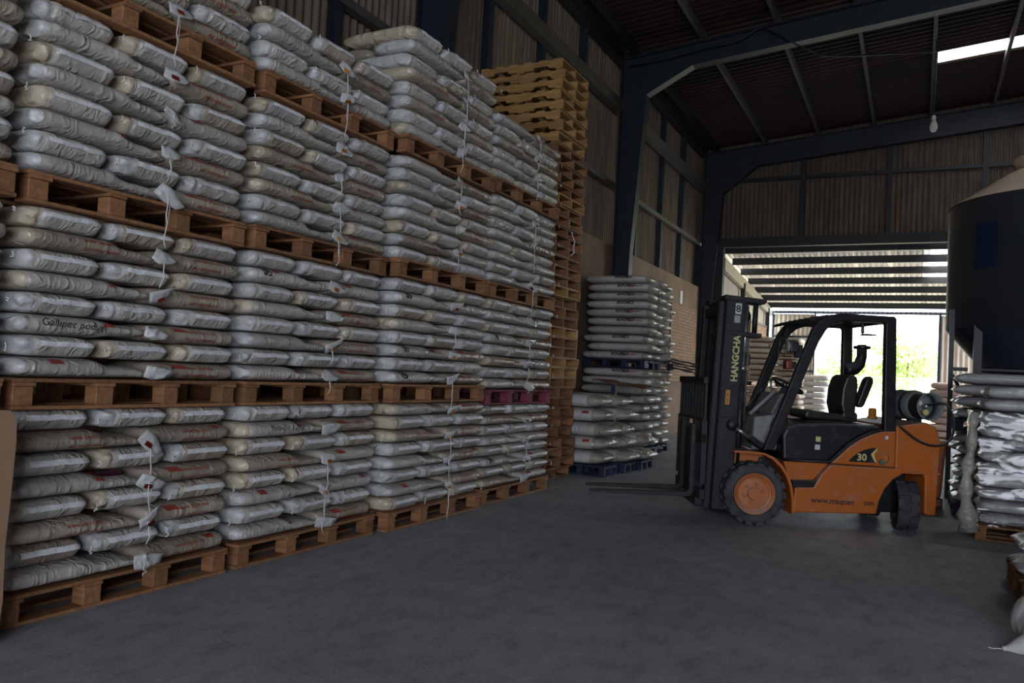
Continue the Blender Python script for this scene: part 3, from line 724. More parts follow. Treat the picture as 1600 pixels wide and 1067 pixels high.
# ------------------------------------------------------------------ forklift (local x to its rear, y away from the aisle, z up)
fk = tag(empty('forklift', (-1.654, 8.617, 0), R(27.3)), 'dusty orange forklift truck with black mast and lowered forks', 'forklift')
def fp(n, bm, m_, parent=None, smooth=False, label=None):
    o = obj(n, bm, m_, parent or fk, smooth)
    if label: o['label'] = label
    return o
def tyre(rad, wid, rim_r, lugs):
    """tyre turned about y with moulded lugs"""
    b = lathe([(rim_r, -wid/2+.01), (rim_r+.03, -wid/2), (rad-.05, -wid/2), (rad-.022, -wid/2+.012), (rad-.018, -wid/2+.03), (rad-.018, wid/2-.03), (rad-.022, wid/2-.012), (rad-.05, wid/2), (rim_r+.03, wid/2), (rim_r, wid/2-.01)], 48, 'y', close=True)
    for f in b.faces: f.smooth = True
    for i in range(lugs):
        for sgn in (-1, 1):
            a = 2*pi*(i+(.5 if sgn > 0 else 0))/lugs; da = pi/lugs*.62
            y0, y1 = (sgn*.012, sgn*(wid/2+.002)); vs = []
            for rr in (rad-.035, rad):
                for aa, yy in ((a-da, y0), (a+da, y0), (a+da+.0*sgn, y1), (a-da, y1)):
                    r_ = rr-(.006 if abs(yy) > wid/2-.01 and rr == rad else 0)
                    vs.append(b.verts.new((r_*cos(aa), yy, r_*sin(aa))))
            for q in ((0, 1, 2, 3), (7, 6, 5, 4), (0, 4, 5, 1), (1, 5, 6, 2), (2, 6, 7, 3), (3, 7, 4, 0)): b.faces.new([vs[k] for k in q])
    bmesh.ops.recalc_face_normals(b, faces=b.faces)
    return b
def wheel(x, y, rad, wid, rim_r, side, rz=0., lugs=18):
    e = empty('wheel'); e.parent = fk; e.location = (x, y, rad); e.rotation_euler = (0, 0, rz)
    t = obj('tyre', tyre(rad, wid, rim_r, lugs), 'rubber', e)
    s = side
    prof = [(0, -.035), (.062, -.035), (.066, -.02), (.068, -.005), (.16, .0), (.165, -.02), (rim_r-.035, -.028), (rim_r-.012, -.045), (rim_r+.004, -.048), (rim_r+.004, .02), (0, .03)]
    prof = [(r*(rim_r/.21) if r < .2 else r, h*s*-1*-1) for r, h in prof]
    k = -1 if s < 0 else 1
    face = wid/2-.012
    prof = [(r, k*(face+(-h if k > 0 else -h)-.04)) for r, h in [(r, hh*(1 if s > 0 else -1)) for r, hh in prof]]
    prof = []
    for r, h in [(0, .035), (.060, .035), (.064, .018), (.070, .004), (.155, .0), (.160, .012), (.172, .016), (rim_r-.02, .030), (rim_r-.004, .045), (rim_r+.006, .045), (rim_r+.006, -.03), (0, -.04)]:
        prof.append((r*(rim_r/.21) if r < .2 else r, k*(face-.045+h)))
    ri = obj('rim', lathe(prof, 40, 'y'), 'orange_wheel', e)
    for p_ in ri.data.polygons: p_.use_smooth = False
    sc_ = rim_r/.21
    for i in range(6):
        a = 2*pi*i/6+.25
        n_ = obj('wheel_nut', lathe([(0, 0), (.017, 0), (.017, .016), (.010, .022), (0, .022)], 6, 'y', center=(0, 0, 0)), 'orange_wheel', e)
        n_.location = (cos(a)*.098*sc_, k*(face-.045), sin(a)*.098*sc_); n_.rotation_euler = (0, 0, 0 if k > 0 else pi)
    for i in range(10):
        a = 2*pi*i/10
        n_ = obj('hub_bolt', lathe([(0, 0), (.009, 0), (.009, .012), (0, .012)], 6, 'y'), 'orange_wheel', e)
        n_.location = (cos(a)*.066*sc_, k*(face-.043), sin(a)*.066*sc_); n_.rotation_euler = (0, 0, 0 if k > 0 else pi)
    return e
wheel(0, -.475, .315, .25, .205, -1); wheel(0, .475, .315, .25, .205, 1)
wheel(1.585, -.40, .252, .19, .15, -1, R(74), 14); wheel(1.585, .40, .252, .19, .15, 1, R(74), 14)
fp('axle', tube([(0, -.42, .315), (0, .42, .315)], .09, 12), 'black_paint', smooth=True)
fp('rear_axle', box(1.50, 1.68, -.33, .33, .18, .34, .02), 'black_paint')
# body
fp('chassis', box(.18, 1.62, -.33, .33, .16, .64, .02), 'black_paint')
fp('axle_housing', box(.10, .34, -.36, .36, .22, .66, .02), 'black_paint')
lower = [(.385, .155), (1.214, .178), (1.235, .30), (1.29, .43), (1.37, .53), (1.46, .585), (1.46, .638), (.95, .640), (.745, .645), (.66, .545), (.585, .410), (.40, .400)]
lb = fp('side_body', prism(lower, -.585, .585, bev=.012), 'orange_paint')
fp('step_recess', prism([(.30, .645), (.745, .645), (.60, .47), (.375, .46)], -.50, .50), 'orange_paint')
fp('step_tread', prism([(.385, .398), (.588, .408), (.605, .475), (.375, .465)], -.575, .575, bev=.006), 'black_plastic')
upper = [(.755, .650), (1.395, .642), (1.395, 1.005), (1.27, 1.0), (1.16, .965), (1.04, .905), (.94, .835), (.84, .735)]
fp('side_panel', prism(upper, -.565, .565, bev=.016), 'orange_paint')
hood = [(.285, .655), (.745, .655), (.83, .745), (.93, .845), (1.03, .915), (1.15, .975), (1.28, 1.008), (1.22, 1.05), (.80, 1.055), (.42, 1.03), (.31, .99), (.27, .90)]
fp('engine_hood', prism(hood, -.53, .53, bev=.035, segs=3), 'black_plastic', smooth=False)
fp('hood_seal', tube([(x, -.545, z) for x, z in [(.35, .662), (.745, .662), (.84, .755), (.935, .85), (1.035, .92), (1.155, .98), (1.27, 1.01)]], .012, 6), 'black_plastic', smooth=True)
cw = [(1.40, .595), (1.66, .595), (1.70, .57), (1.705, .20), (1.73, .185), (1.82, .19), (1.835, .58), (1.85, .92), (1.80, 1.06), (1.70, 1.11), (1.40, 1.055)]
fp('counterweight', prism(cw, -.555, .555, bev=.05, segs=3), 'orange_paint')
fp('drip_rail', box(1.40, 1.855, -.562, .562, .59, .605, .004), 'orange_paint')
# badges
def side_text(n, body, size, x, z, y, m_, tl=0., bold=.0, parent=None):
    me = text_mesh([(body, size, 0, 0, False, tl)], 0, lambda a, c: (x+a, y, z+c), name=n, bold=bold); return link_mesh(n, me, m_, parent or fk)
bd = fp('model_badge', prism([(.925, .682), (.955, .72), (1.02, .775), (1.10, .812), (1.20, .835), (1.165, .79), (1.145, .765), (1.185, .70), (1.19, .682)], -.572, -.56), 'black_plastic')
side_text('lettering', '30', .098, 1.055, .728, -.575, 'yellow_decal', 0, .003, bd)
fp('badge_stripe', prism([(1.145, .765), (1.21, .835), (1.20, .80), (1.175, .765), (1.205, .69), (1.185, .69)], -.575, -.57), 'yellow_decal', bd)
side_text('web_lettering', 'www.maqcen', .078, .775, .283, -.5875, 'black_print', -.012, .0015)
side_text('web_lettering', 'om', .078, 1.135, .283, -.5875, 'black_print', -.012, .0015)
fp('filler_recess', lathe([(.052, 0), (.062, -.006), (.05, -.002)], 20, 'y', center=(1.265, -.567, .735)), 'orange_paint', smooth=True)
fp('filler_cap', lathe([(0, -.02), (.03, -.02), (.034, 0), (0, 0)], 16, 'y', center=(1.262, -.567, .692)), 'chrome')
fp('decal', box(.605, .655, -.536, -.53, .86, .91), 'yellow_decal'); fp('decal', box(.60, .65, -.536, -.53, .78, .83), 'white_decal'); fp('decal', box(1.285, 1.315, -.570, -.56, .92, .955), 'white_decal')
# front fenders
def fender(y0, y1):
    arc = [(-.22, .735), (-.05, .735), (.08, .725), (.18, .685), (.26, .615), (.32, .53), (.36, .43), (.385, .30), (.39, .155)]
    inn = [(x-(.022 if i > 2 else .0), z-.02) for i, (x, z) in enumerate(arc)]
    return prism(arc+inn[::-1], y0, y1)
fp('front_fender', fender(-.60, -.30), 'orange_paint'); fp('front_fender', fender(.30, .60), 'orange_paint')
for s_ in (-1, 1): fp('fender_plate', prism([(-.20, .715), (.06, .71), (.17, .665), (.25, .59), (.31, .50), (.35, .36), (.36, .2), (.2, .2), (.2, .5), (-.2, .6)], s_*.31, s_*.33), 'orange_paint')
# mast
ms = empty('mast'); ms.parent = fk; ms.location = (-.285, 0, .12); ms.rotation_euler = (0, R(2.0), 0)
def mp(n, bm, m_='black_paint', smooth=False): return obj(n, bm, m_, ms, smooth)
for s_ in (-1, 1):
    y0, y1 = (s_*.30, s_*.42)
    web_ = prism([(-.10, 0), (.10, 0), (.095, 2.16), (-.10, 2.16)], min(s_*.395, s_*.42), max(s_*.395, s_*.42)); r_ = mp('outer_rail', web_)
    for x0, x1 in ((-.10, -.08), (.08, .10)): obj('rail_flange', box(x0, x1, min(y0, y1), max(y0, y1), 0, 2.15), 'black_paint', r_)
    i_ = mp('inner_rail', box(-.16, -.02, min(s_*.33, s_*.30), max(s_*.33, s_*.30), .02, 2.12))
    for x0, x1 in ((-.16, -.145), (-.035, -.02)): obj('rail_flange', box(x0, x1, min(s_*.33, s_*.26), max(s_*.33, s_*.26), .02, 2.12), 'black_paint', i_)
    mp('top_bracket', prism([(-.12, 2.13), (.28, 2.11), (.31, 2.13), (.31, 2.155), (.28, 2.165), (-.12, 2.18)], min(s_*.20, s_*.43), max(s_*.20, s_*.43), bev=.006))
    mp('middle_bracket', prism([(-.05, 1.775), (.28, 1.765), (.28, 1.81), (-.05, 1.82)], min(s_*.20, s_*.43), max(s_*.20, s_*.43), bev=.006))
    mp('bracket_post', tube([(.24, s_*.30, 1.79), (.235, s_*.30, 2.14)], .028, 12), smooth=True)
    cyl = mp('lift_cylinder', tube([(.16, s_*.30, .25), (.15, s_*.30, 1.46)], .036, 14), smooth=True)
    obj('piston_rod', tube([(.15, s_*.30, 1.46), (.148, s_*.30, 2.1)], .020, 12), 'chrome', cyl, True)
    obj('cylinder_collar', tube([(.1502, s_*.30, 1.42), (.15, s_*.30, 1.47)], .046, 14), 'chrome', cyl, True)
    mp('hydraulic_hose', tube([(.205, s_*.27, .9), (.20, s_*.27, 1.5), (.19, s_*.27, 2.0), (.165, s_*.25, 2.07), (.13, s_*.22, 2.04), (.12, s_*.2, 1.7)], .014, 8), 'steel_grey' if s_ < 0 else 'black_paint', True)
    mp('lift_chain', box(-.035, -.02, s_*.20-.02, s_*.20+.02, .5, 2.05), 'dusty_grey')
    pl = mp('mast_pivot', lathe([(0, -.05), (.045, -.05), (.058, -.03), (.058, .02), (0, .02)], 16, 'y', center=(.045, s_*.43, .86)), 'black_paint', True)
    tl_ = mp('tilt_cylinder', tube([(.07, s_*.46, .84), (.22, s_*.46, .75)], .020, 10), 'chrome', True)
    obj('cylinder_boot', tube([(.20+.012*i, s_*.46, .762-.0075*i) for i in range(14)], [.032+.012*(i % 2) for i in range(14)], 12), 'black_plastic', tl_, True)
mp('top_crossbar', box(-.10, .06, -.40, .40, 2.06, 2.15, .01)); mp('crossbar', box(.04, .10, -.42, .42, 1.0, 1.1, .01)); mp('bottom_crossbar', box(-.05, .10, -.40, .40, .0, .16, .01)); mp('crossbar', box(-.15, -.05, -.31, .31, 1.98, 2.08, .01))
mp('pulley', lathe([(0, -.03), (.075, -.03), (.06, 0), (.075, .03), (0, .03)], 24, 'y', center=(.12, -.26, 1.99)), 'black_plastic', True)
gd = mp('rail_cover', prism([(-.085, .93), (.085, .93), (.085, 1.265), (.03, 1.265), (-.01, 1.21), (-.085, 1.20)], -.435, -.42, bev=.004))
obj('warning_decal', box(-.045, .0, -.439, -.435, 1.06, 1.21), 'amber', gd)
for (a, bb) in ((-.03, 1.12), (-.03, 1.17)): obj('decal_mark', prism([(a, bb-.02), (a+.014, bb-.02), (a+.007, bb+.006)], -.441, -.439), 'black_print', gd)
lt = text_mesh([('HANGCHA', .094, 0, 0, False, R(90))], 0, lambda a, c: (.035+a, -.4225, 1.535+c), name='lettering', bold=.003); link_mesh('lettering', lt, 'yellow_decal', ms)['label'] = 'pale yellow maker lettering reading up the mast'
st = mp('sticker', box(-.005, .055, -.4235, -.42, 1.99, 2.10), 'white_decal'); link_mesh('lettering', text_mesh([('8', .10, 0, 0, False, R(8))], 0, lambda a, c: (.025+a, -.4245, 2.042+c), bold=.003), 'black_print', st)
mp('sticker', box(-.01, .05, -.4235, -.42, 1.90, 1.975), 'teal_decal')
# carriage, load backrest and forks
cr = empty('carriage'); cr.parent = fk; cr.location = (-.50, 0, .12)
def cp(n, bm, m_='black_paint'): return obj(n, bm, m_, cr)
YA, YZ = -.50, .64
for z0, z1 in ((.10, .20), (.66, .76)): cp('fork_bar', box(-.03, .03, YA, YZ, z0, z1, .006))
cp('backrest_rail', box(-.03, .02, YA, YZ, 1.26, 1.33, .006)); cp('backrest_rail', box(-.025, .015, YA, YZ, .88, .905, .003))
for i in range(9):
    y = YA+.02+(YZ-YA-.04)*i/8; cp('backrest_bar', box(-.012, .012, y-.018, y+.018, .90, 1.27))
for y in (YA+.03, -.18, .30, YZ-.03): cp('carriage_upright', box(-.03, .025, y-.03, y+.03, .25 if abs(y) > .4 else .12, .90, .004))
for s_ in (-1, 1): cp('carriage_roller', lathe([(0, -.03), (.055, -.03), (.055, .03), (0, .03)], 18, 'y', center=(.09, s_*.25, .62))); cp('roller_bracket', box(.0, .13, s_*.22-.012, s_*.22+.012, .10, .78))
cp('side_shifter', tube([(.0, -.3, .70), (.0, .35, .70)], .035, 12)); cp('carriage_base', box(-.02, .08, -.28, .30, .0, .12, .01))
for y in (-.20, .25):
    fo = cp('fork', prism([(-.03, .84), (-.075, .84), (-.08, .16), (-.10, .135), (-1.05, .105), (-1.10, .098), (-1.10, .088), (-.6, .085), (-.09, .085), (-.05, .10), (-.03, .14)], y-.06, y+.06, bev=.006))
# driver's place
fp('front_cowl', prism([(.02, .735), (.27, .735), (.42, 1.22), (.34, 1.30), (.24, 1.10), (.04, 1.07)], -.36, .44, bev=.02), 'dusty_grey')
fp('dashboard', prism([(.22, 1.10), (.33, 1.33), (.43, 1.30), (.40, 1.06)], -.30, .36, bev=.02), 'dusty_grey')
fp('pedal_box', prism([(.24, .80), (.36, 1.03), (.33, 1.085), (.24, 1.085), (.20, 1.0), (.19, .76)], -.47, -.30, bev=.02), 'black_plastic')
fp('steering_column', tube([(.34, .0, 1.05), (.46, 0, 1.38)], .035, 12), 'black_plastic', smooth=True)
sw = empty('steering_wheel'); sw.parent = fk; sw.location = (.485, -.02, 1.405); sw.rotation_euler = (0, R(27), 0)
n_ = 28; pts = [(.165*cos(2*pi*i/n_), .165*sin(2*pi*i/n_), 0) for i in range(n_+1)]
obj('rim', tube(pts, .015, 8, caps=False), 'black_plastic', sw, True)
for a in (0, 2.1, 4.2): obj('spoke', tube([(0, 0, -.02), (.155*cos(a), .155*sin(a), 0)], .010, 6), 'black_plastic', sw, True)
fp('lever', tube([(.30, .10, 1.12), (.02, .10, 1.05), (.13, .1, 1.2), (.24, .10, 1.36)], .014, 8), 'black_plastic', smooth=True)
fp('brake_lever', tube([(.02, -.25, 1.09), (.27, -.25, 1.34)], .02, 8), 'dusty_grey', smooth=True)
seat = empty('seat'); seat.parent = fk
def sp_(n, bm, m_='black_vinyl', smooth=False): return obj(n, bm, m_, seat, smooth)
sp_('seat_cushion', prism([(.585, 1.105), (.62, 1.165), (.80, 1.150), (1.02, 1.135), (1.14, 1.13), (1.14, 1.06), (.62, 1.07)], -.25, .25, bev=.03, segs=3))
sp_('backrest', prism([(1.02, 1.11), (.985, 1.24), (.995, 1.40), (1.03, 1.515), (1.07, 1.555), (1.12, 1.555), (1.155, 1.52), (1.165, 1.44), (1.14, 1.11)], -.20, .20, bev=.035, segs=3))
sp_('side_bolster', prism([(.99, 1.065), (.99, 1.16), (1.08, 1.20), (1.15, 1.14), (1.14, 1.06)], -.25, -.20, bev=.015))
sp_('armrest', prism([(1.25, 1.24), (1.30, 1.20), (1.335, 1.23), (1.425, 1.48), (1.42, 1.535), (1.385, 1.555), (1.345, 1.52), (1.31, 1.42)], .02, .14, bev=.025, segs=3))
for i in range(4): sp_('suspension_bellows', prism([(.56+.03*i, 1.045-.012*i+.006), (.80, 1.065-.014*i), (1.10, 1.06-.013*i), (1.32-.01*i, 1.045-.012*i), (1.30, 1.03-.012*i), (.9, 1.035-.013*i), (.62, 1.03-.012*i)], -.33-.02*i, .30+.02*i, bev=.006))
# overhead guard
og = empty('overhead_guard'); og.parent = fk
def gp(n, bm, m_='black_paint', smooth=False): return obj(n, bm, m_, og, smooth)
for s_ in (-1, 1):
    y0, y1 = min(s_*.47, s_*.545), max(s_*.47, s_*.545)
    out = [(.085, .745), (.19, .755), (.60, 1.86), (.67, 1.985), (.74, 2.05), (.84, 2.085), (1.25, 2.085), (1.268, 2.07), (1.285, 1.0), (1.40, 1.0), (1.375, 2.13), (1.355, 2.155), (.83, 2.16), (.70, 2.14), (.60, 2.08), (.535, 1.985)]
    gp('guard_frame', prism(out, y0, y1, bev=.010))
gp('front_bar', prism([(.49, 2.06), (.62, 2.10), (.70, 2.145), (.60, 2.125), (.50, 2.09)], -.545, .545, bev=.006))
gp('rear_bar', box(1.30, 1.37, -.50, .50, 2.09, 2.15, .008))
for i in range(6):
    y = -.40+.8*i/5; gp('roof_bar', box(.62, 1.32, y-.02, y+.02, 2.105, 2.135))
gp('mirror_arm', tube([(1.14, -.3, 2.09), (1.14, -.3, 2.0), (1.15, -.3, 1.985)], .018, 8)); gp('mirror', box(1.14, 1.26, -.36, -.24, 1.965, 1.98, .004))
gp('mirror', prism([(.52, 1.90), (.58, 1.96), (.60, 2.06), (.565, 2.06), (.54, 1.97), (.50, 1.93)], .30, .42, bev=.008))
def work_lamp(x, y, z):
    e = empty('work_lamp'); e.parent = fk; e.location = (x, y, z)
    obj('lamp_body', prism([(-.03, -.065), (.05, -.06), (.065, 0), (.05, .06), (-.03, .065)], -.07, .07, bev=.015), 'black_plastic', e)
    obj('lens', lathe([(0, -.045), (.055, -.04), (.06, -.028), (0, -.028)], 20, 'x'), 'glass_lens', e, True)
    cg = obj('cage', tube([(.05, -.085, .10), (-.085, -.085, .10), (-.10, -.085, -.10), (.04, -.085, -.10)], .005, 6), 'black_paint', e)
    obj('cage', tube([(.05, .085, .10), (-.085, .085, .10), (-.10, .085, -.10), (.04, .085, -.10)], .005, 6), 'black_paint', e)
    for z_ in (.10, -.10): obj('cage', tube([(-.09, -.085, z_), (-.09, .085, z_)], .005, 6), 'black_paint', e)
    obj('bracket', box(.04, .11, -.03, .03, -.11, .02, .005), 'black_paint', e)
work_lamp(.335, -.50, 1.80); work_lamp(.12, .52, 1.72)
fp('indicator_lamp', box(.275, .335, -.56, -.44, 1.57, 1.66, .012), 'lamp_red'); fp('indicator_bracket', box(.33, .385, -.53, -.47, 1.58, 1.65, .005), 'black_paint')
fp('indicator_lamp', box(.14, .20, .46, .56, 1.47, 1.56, .012), 'lamp_red')
fp('air_intake', tube([(1.29, .45, 1.62), (1.33, .45, 1.62), (1.40, .45, 1.64), (1.455, .45, 1.69), (1.475, .45, 1.77), (1.475, .45, 1.87)], [.085, .085, .075, .062, .055, .055], 16), 'black_plastic', smooth=True)
fp('intake_cap', lathe([(0, 1.855), (.085, 1.855), (.092, 1.865), (.092, 1.885), (.085, 1.89), (.05, 1.89), (.045, 1.905), (0, 1.905)], 24, 'z', center=(1.475, .45, .005)), 'black_plastic', smooth=False)
# gas cylinder on the counterweight
gc = empty('gas_cylinder'); gc.parent = fk; gc.location = (1.80, .03, 1.265); gc.rotation_euler = (0, 0, R(-86))
prof = [(0, -.33), (.06, -.325), (.115, -.295), (.145, -.25), (.155, -.20), (.155, .17), (.145, .22), (.115, .262), (.06, .285), (0, .29)]
obj('cylinder_body', lathe(prof, 32, 'x'), 'tank_grey', gc, True)
obj('collar', lathe([(.132, .22), (.138, .22), (.138, .40), (.146, .405), (.146, .412), (.132, .412)], 32, 'x', close=True), 'tank_grey', gc, True)
for x in (-.12, .11): obj('strap', lathe([(.158, x-.02), (.161, x-.02), (.161, x+.02), (.158, x+.02)], 32, 'x'), 'black_paint', gc, True)
obj('valve', tube([(.27, 0, 0), (.36, 0, 0)], .028, 10), 'chrome', gc, True); obj('valve_knob', lathe([(0, 0), (.03, 0), (.03, .02), (0, .02)], 12, 'x', center=(.345, -.02, -.06)), 'yellow_decal', gc); obj('gauge', lathe([(0, .285), (.025, .285), (.025, .31), (0, .31)], 14, 'x', center=(0, -.05, .03)), 'white_decal', gc)
fp('tank_bracket', box(1.70, 1.82, -.24, -.14, 1.06, 1.13, .01), 'black_paint'); fp('tank_bracket', box(1.70, 1.82, .18, .28, 1.06, 1.13, .01), 'black_paint')
def bez(pts, n=24):
    o = []
    P = [Vector(p) for p in pts]; P = [2*P[0]-P[1]]+P+[2*P[-1]-P[-2]]
    for i in range(1, len(P)-2):
        for k in range(n//(len(P)-3)+1):
            t = k/(n//(len(P)-3)+1); a, b_, c_, d_ = P[i-1:i+3]
            o.append(.5*((2*b_)+(-a+c_)*t+(2*a-5*b_+4*c_-d_)*t*t+(-a+3*b_-3*c_+d_)*t**3))
    o.append(P[-2]); return o
fp('gas_hose', tube(bez([(1.82, -.34, 1.28), (1.93, -.47, 1.30), (2.0, -.50, 1.15), (1.96, -.55, .98), (1.84, -.61, .90), (1.70, -.61, .89), (1.56, -.60, .95), (1.42, -.58, 1.06)], 42), .012, 8), 'black_plastic', smooth=True)
bc = fp('beacon', lathe([(0, 1.10), (.05, 1.10), (.05, 1.125), (.042, 1.13), (.040, 1.20), (.03, 1.215), (0, 1.215)], 18, 'z', center=(1.355, -.12, 0)), 'amber', smooth=True)

# ------------------------------------------------------------------ white sacks stacked beyond the pallet tower
def pillow_set(n, a, D, c, seed, mats, txt=None, kind='P'):
    out = []
    for i in range(n):
        s = Sack(a, D, c, kind, seed+i, 2.9); me = s.mesh(mats, False, 24, 20)
        if len(mats) > 1:
            for p in me.polygons:
                if p.center.x > a*(.90 if kind == 'B' else .66): p.material_index = 1
        d = dict(me=me, s=s)
        if txt: d['txt'] = [txt_part(s, *q) for q in txt]
        out.append(d)
    return out
def txt_part(s, body, size, dx, z, fl, m_, bold=0.):
    me = text_mesh([(body, size, dx, z, fl, 0)], 0, lambda x, z, s=s: s.face(x, z, .006), bold=bold); me.materials.append(MATS[m_]); return me
CS = pillow_set(5, .63, .60, .084, 200, ['cerdos_sack', 'cerdos_film'], [('CERDOS', .085, .16, .120, True, 'black_print', .004)], 'B')
for d in CS: d['red'] = d['s'].patch(.20, .48, .098, .112, 'red_print', .006, 8, 2, name='red_line')
ORD10 = ['lowest', 'second', 'third', 'fourth', 'fifth', 'sixth', 'seventh', 'eighth', 'ninth', 'tenth', 'eleventh']
for ti, (z0, nl, pit) in enumerate(((.14, 9, .159), (1.715, 10, .154))):
    pallet((-4.86, 13.42, z0-.14), 0, 'blue pallet under the %s tier of white sacks' % ('lower', 'upper')[ti], 'wood_blue', 'blue pallets', .78, name='blue_pallet').scale = (.78, 1.9, .875)
    for l in range(nl):
        for r in range(3):
            v = CS[random.randrange(5)]
            o = link_mesh('white_sack', v['me']); o.location = (-4.90+random.uniform(-.04, .06)+(.04 if r == 0 else 0), 13.40+r*.64+random.uniform(-.02, .02), z0+l*pit)
            o.rotation_euler = (0, random.uniform(-.003, .003), random.uniform(-.025, .025)); o.scale = (1, 1, pit/.173)
            tag(o, 'white pillow sack, %s row, %s layer, %s tier of the white stack' % (('front', 'middle', 'rear')[r], ORD10[l], ('lower', 'upper')[ti]), 'sack', 'white sacks in the tall stack')
            if r == 0 and random.random() < .72:
                part('lettering', v['txt'][0], o)
                if random.random() < .4: part('red_line', v['red'], o)
# lower heap of plump sacks in front of it
PS = pillow_set(4, .60, .64, .115, 220, ['cerdos_sack', 'cerdos_film'])
for d in PS: d['red'] = d['s'].patch(.26, .36, .14, .185, 'red_print', .006, 5, 3, name='red_tag')
for r, (y, nl, dx) in enumerate(((10.30, 5, 0), (10.95, 5, .08), (11.55, 2, .16))):
    pallet((-4.34+dx*.8, y+.02, 0), 0, 'low blue pallet under the %s row of plump sacks' % ('front', 'middle', 'back')[r], 'wood_blue', 'blue pallets', .74, name='blue_pallet').scale = (.74, .60, .9)
    for l in range(nl):
        v = PS[random.randrange(4)]; o = link_mesh('plump_sack', v['me']); o.location = (-4.36+dx+random.uniform(-.07, .05)-.02*l, y+random.uniform(-.02, .02), .145+l*.20)
        o.rotation_euler = (0, random.uniform(-.03, .03), random.uniform(-.06, .06)); o.scale = (1, .90, .83)
        tag(o, 'plump white sack, %s layer, %s row of the low heap beside the forks' % (ORD10[l], ('front', 'middle', 'back')[r]), 'sack', 'plump sacks in the low heap')
        if r == 0 and l in (1, 3): part('red_tag', v['red'], o)
def wavy_sheet(w_, d_, th, seed, amp=.03, nx=14, ny=10):
    b = bmesh.new(); g = [[b.verts.new((w_*(i/nx-.5), d_*(j/ny-.5), amp*noise.noise(Vector((i*.35, j*.35, seed)))*2)) for i in range(nx+1)] for j in range(ny+1)]
    for j in range(ny):
        for i in range(nx): b.faces.new((g[j][i], g[j][i+1], g[j+1][i+1], g[j+1][i]))
    bmesh.ops.solidify(b, geom=b.faces[:], thickness=th); return b
o = tag(obj('cardboard_sheet', wavy_sheet(.9, .7, .012, 3, .02), 'cardboard', smooth=True), 'brown cardboard sheet lying over the low heap of plump sacks', 'cardboard'); o.location = (-4.30, 12.35, 1.30); o.rotation_euler = (.05, .1, .2)
o = tag(obj('post', box(-.04, .04, -.04, .04, 0, 1.27, .004), 'wood_blue'), 'blue timber post holding up the brown cardboard sheet', 'post'); o.location = (-4.42, 12.30, 0)
b = bmesh.new()
for i in range(4):
    q = wavy_sheet(.75, .6, .03, 20+i, .02); me = to_mesh(q, 't'); bm2 = bmesh.new(); bm2.from_mesh(me)
    bmesh.ops.translate(bm2, verts=bm2.verts, vec=(0, 0, .0)); bpy.data.meshes.remove(me)
    fo = tag(obj('empty_sack', bm2, 'cerdos_film', smooth=True), 'flattened empty sack, %s of four jutting from between the white tiers' % ('lowest', 'second', 'third', 'topmost')[i], 'sack', 'flattened empty sacks')
    fo.location = (-4.10+.03*i, 15.35, 1.60+.05*i); fo.rotation_euler = (0, .16, .1*i)

# ------------------------------------------------------------------ right-hand side
WS = pillow_set(4, .44, .56, .066, 240, ['sack_plain'], None, 'B')
for d in WS: d['bar'] = d['s'].patch(-.10, .30, .050, .060, 'blue_print', .004, 8, 2, skew=0, name='blue_bar')
pallet((1.20, 8.96, 0), 0, 'pale pallet under the film-wrapped sacks', 'wood', 'pallets on the far side of the aisle', .86, name='pallet').scale = (.86, 1.1, .9)
for l in range(9):
    for k in range(2):
        v = WS[random.randrange(4)]; o = link_mesh('wrapped_sack', v['me']); o.location = (.925+k*.74+random.uniform(-.01, .01), 8.96, .150+l*.121); o.rotation_euler = (0, random.uniform(-.004, .004), random.uniform(-.02, .02)); o.scale = (.80, 1, .90)
        tag(o, 'white sack under clear film, %s of two, %s layer of the wrapped pallet' % (('left', 'right')[k], ORD10[l]), 'sack', 'film-wrapped sacks')
        if l % 2 == 0: part('blue_bar', v['bar'], o)
for k in range(2):
    v = WS[k]; o = link_mesh('loose_sack', v['me']); o.location = (1.02+.03*k, 8.99, 1.262+.124*k); o.rotation_euler = (0, -.006, .03); o.scale = (1.0, 1, .92)
    tag(o, '%s of two grey sacks lying on top of the wrapped pallet' % ('lower', 'upper')[k], 'sack', 'loose sacks on the wrapped pallet')
    if k == 1: me = v['s'].patch(-.16, .16, .082, .104, 'tape', .004, 8, 2, name='paper_label'); part('paper_label', me, o)
# stretch film: a crinkled skin round the load, hanging in a rope at its aisle corner
def film_shell(x0, x1, y0, y1, z0, z1):
    b = bmesh.new(); per = []
    n = 16
    for i in range(n): per.append((x0, y1-(y1-y0)*i/n))
    for i in range(n+8): per.append((x0+(x1-x0)*i/(n+8), y0))
    for i in range(n+1): per.append((x1, y0+(y1-y0)*i/n))
    rows = []
    for j in range(26):
        z = z0+(z1-z0)*j/25; row = []
        for i, (x, y) in enumerate(per):
            v = Vector((x*5, y*5, z*11)); d = .018*noise.noise(v)+.012*abs(noise.noise(v*2.3))
            nx_, ny_ = (-1, 0) if x <= x0 else ((1, 0) if x >= x1 else (0, -1))
            row.append(b.verts.new((x+nx_*d, y+ny_*d, z)))
        rows.append(row)
    for A, B in zip(rows, rows[1:]):
        for i in range(len(per)-1): f = b.faces.new((A[i], A[i+1], B[i+1], B[i])); f.smooth = True
    return b
o = tag(obj('stretch_film', film_shell(.505, 2.22, 8.895, 9.62, .155, 1.255), 'stretch_film'), 'clear stretch film wound round the white sacks on the pale pallet', 'film')
rp = []
for i in range(16):
    f = i/15; rp.append((.52-.03*sin(f*pi)-.02*f+.012*sin(7*f), 8.93, 1.24-1.16*f))
b = tube(rp, [.035+.028*f/15+.014*sin(f*2.1)+(.03 if f > 12 else 0) for f in range(16)], 14)
for v in b.verts: v.co += Vector((1, 1, 0))*.022*noise.noise(v.co*16)
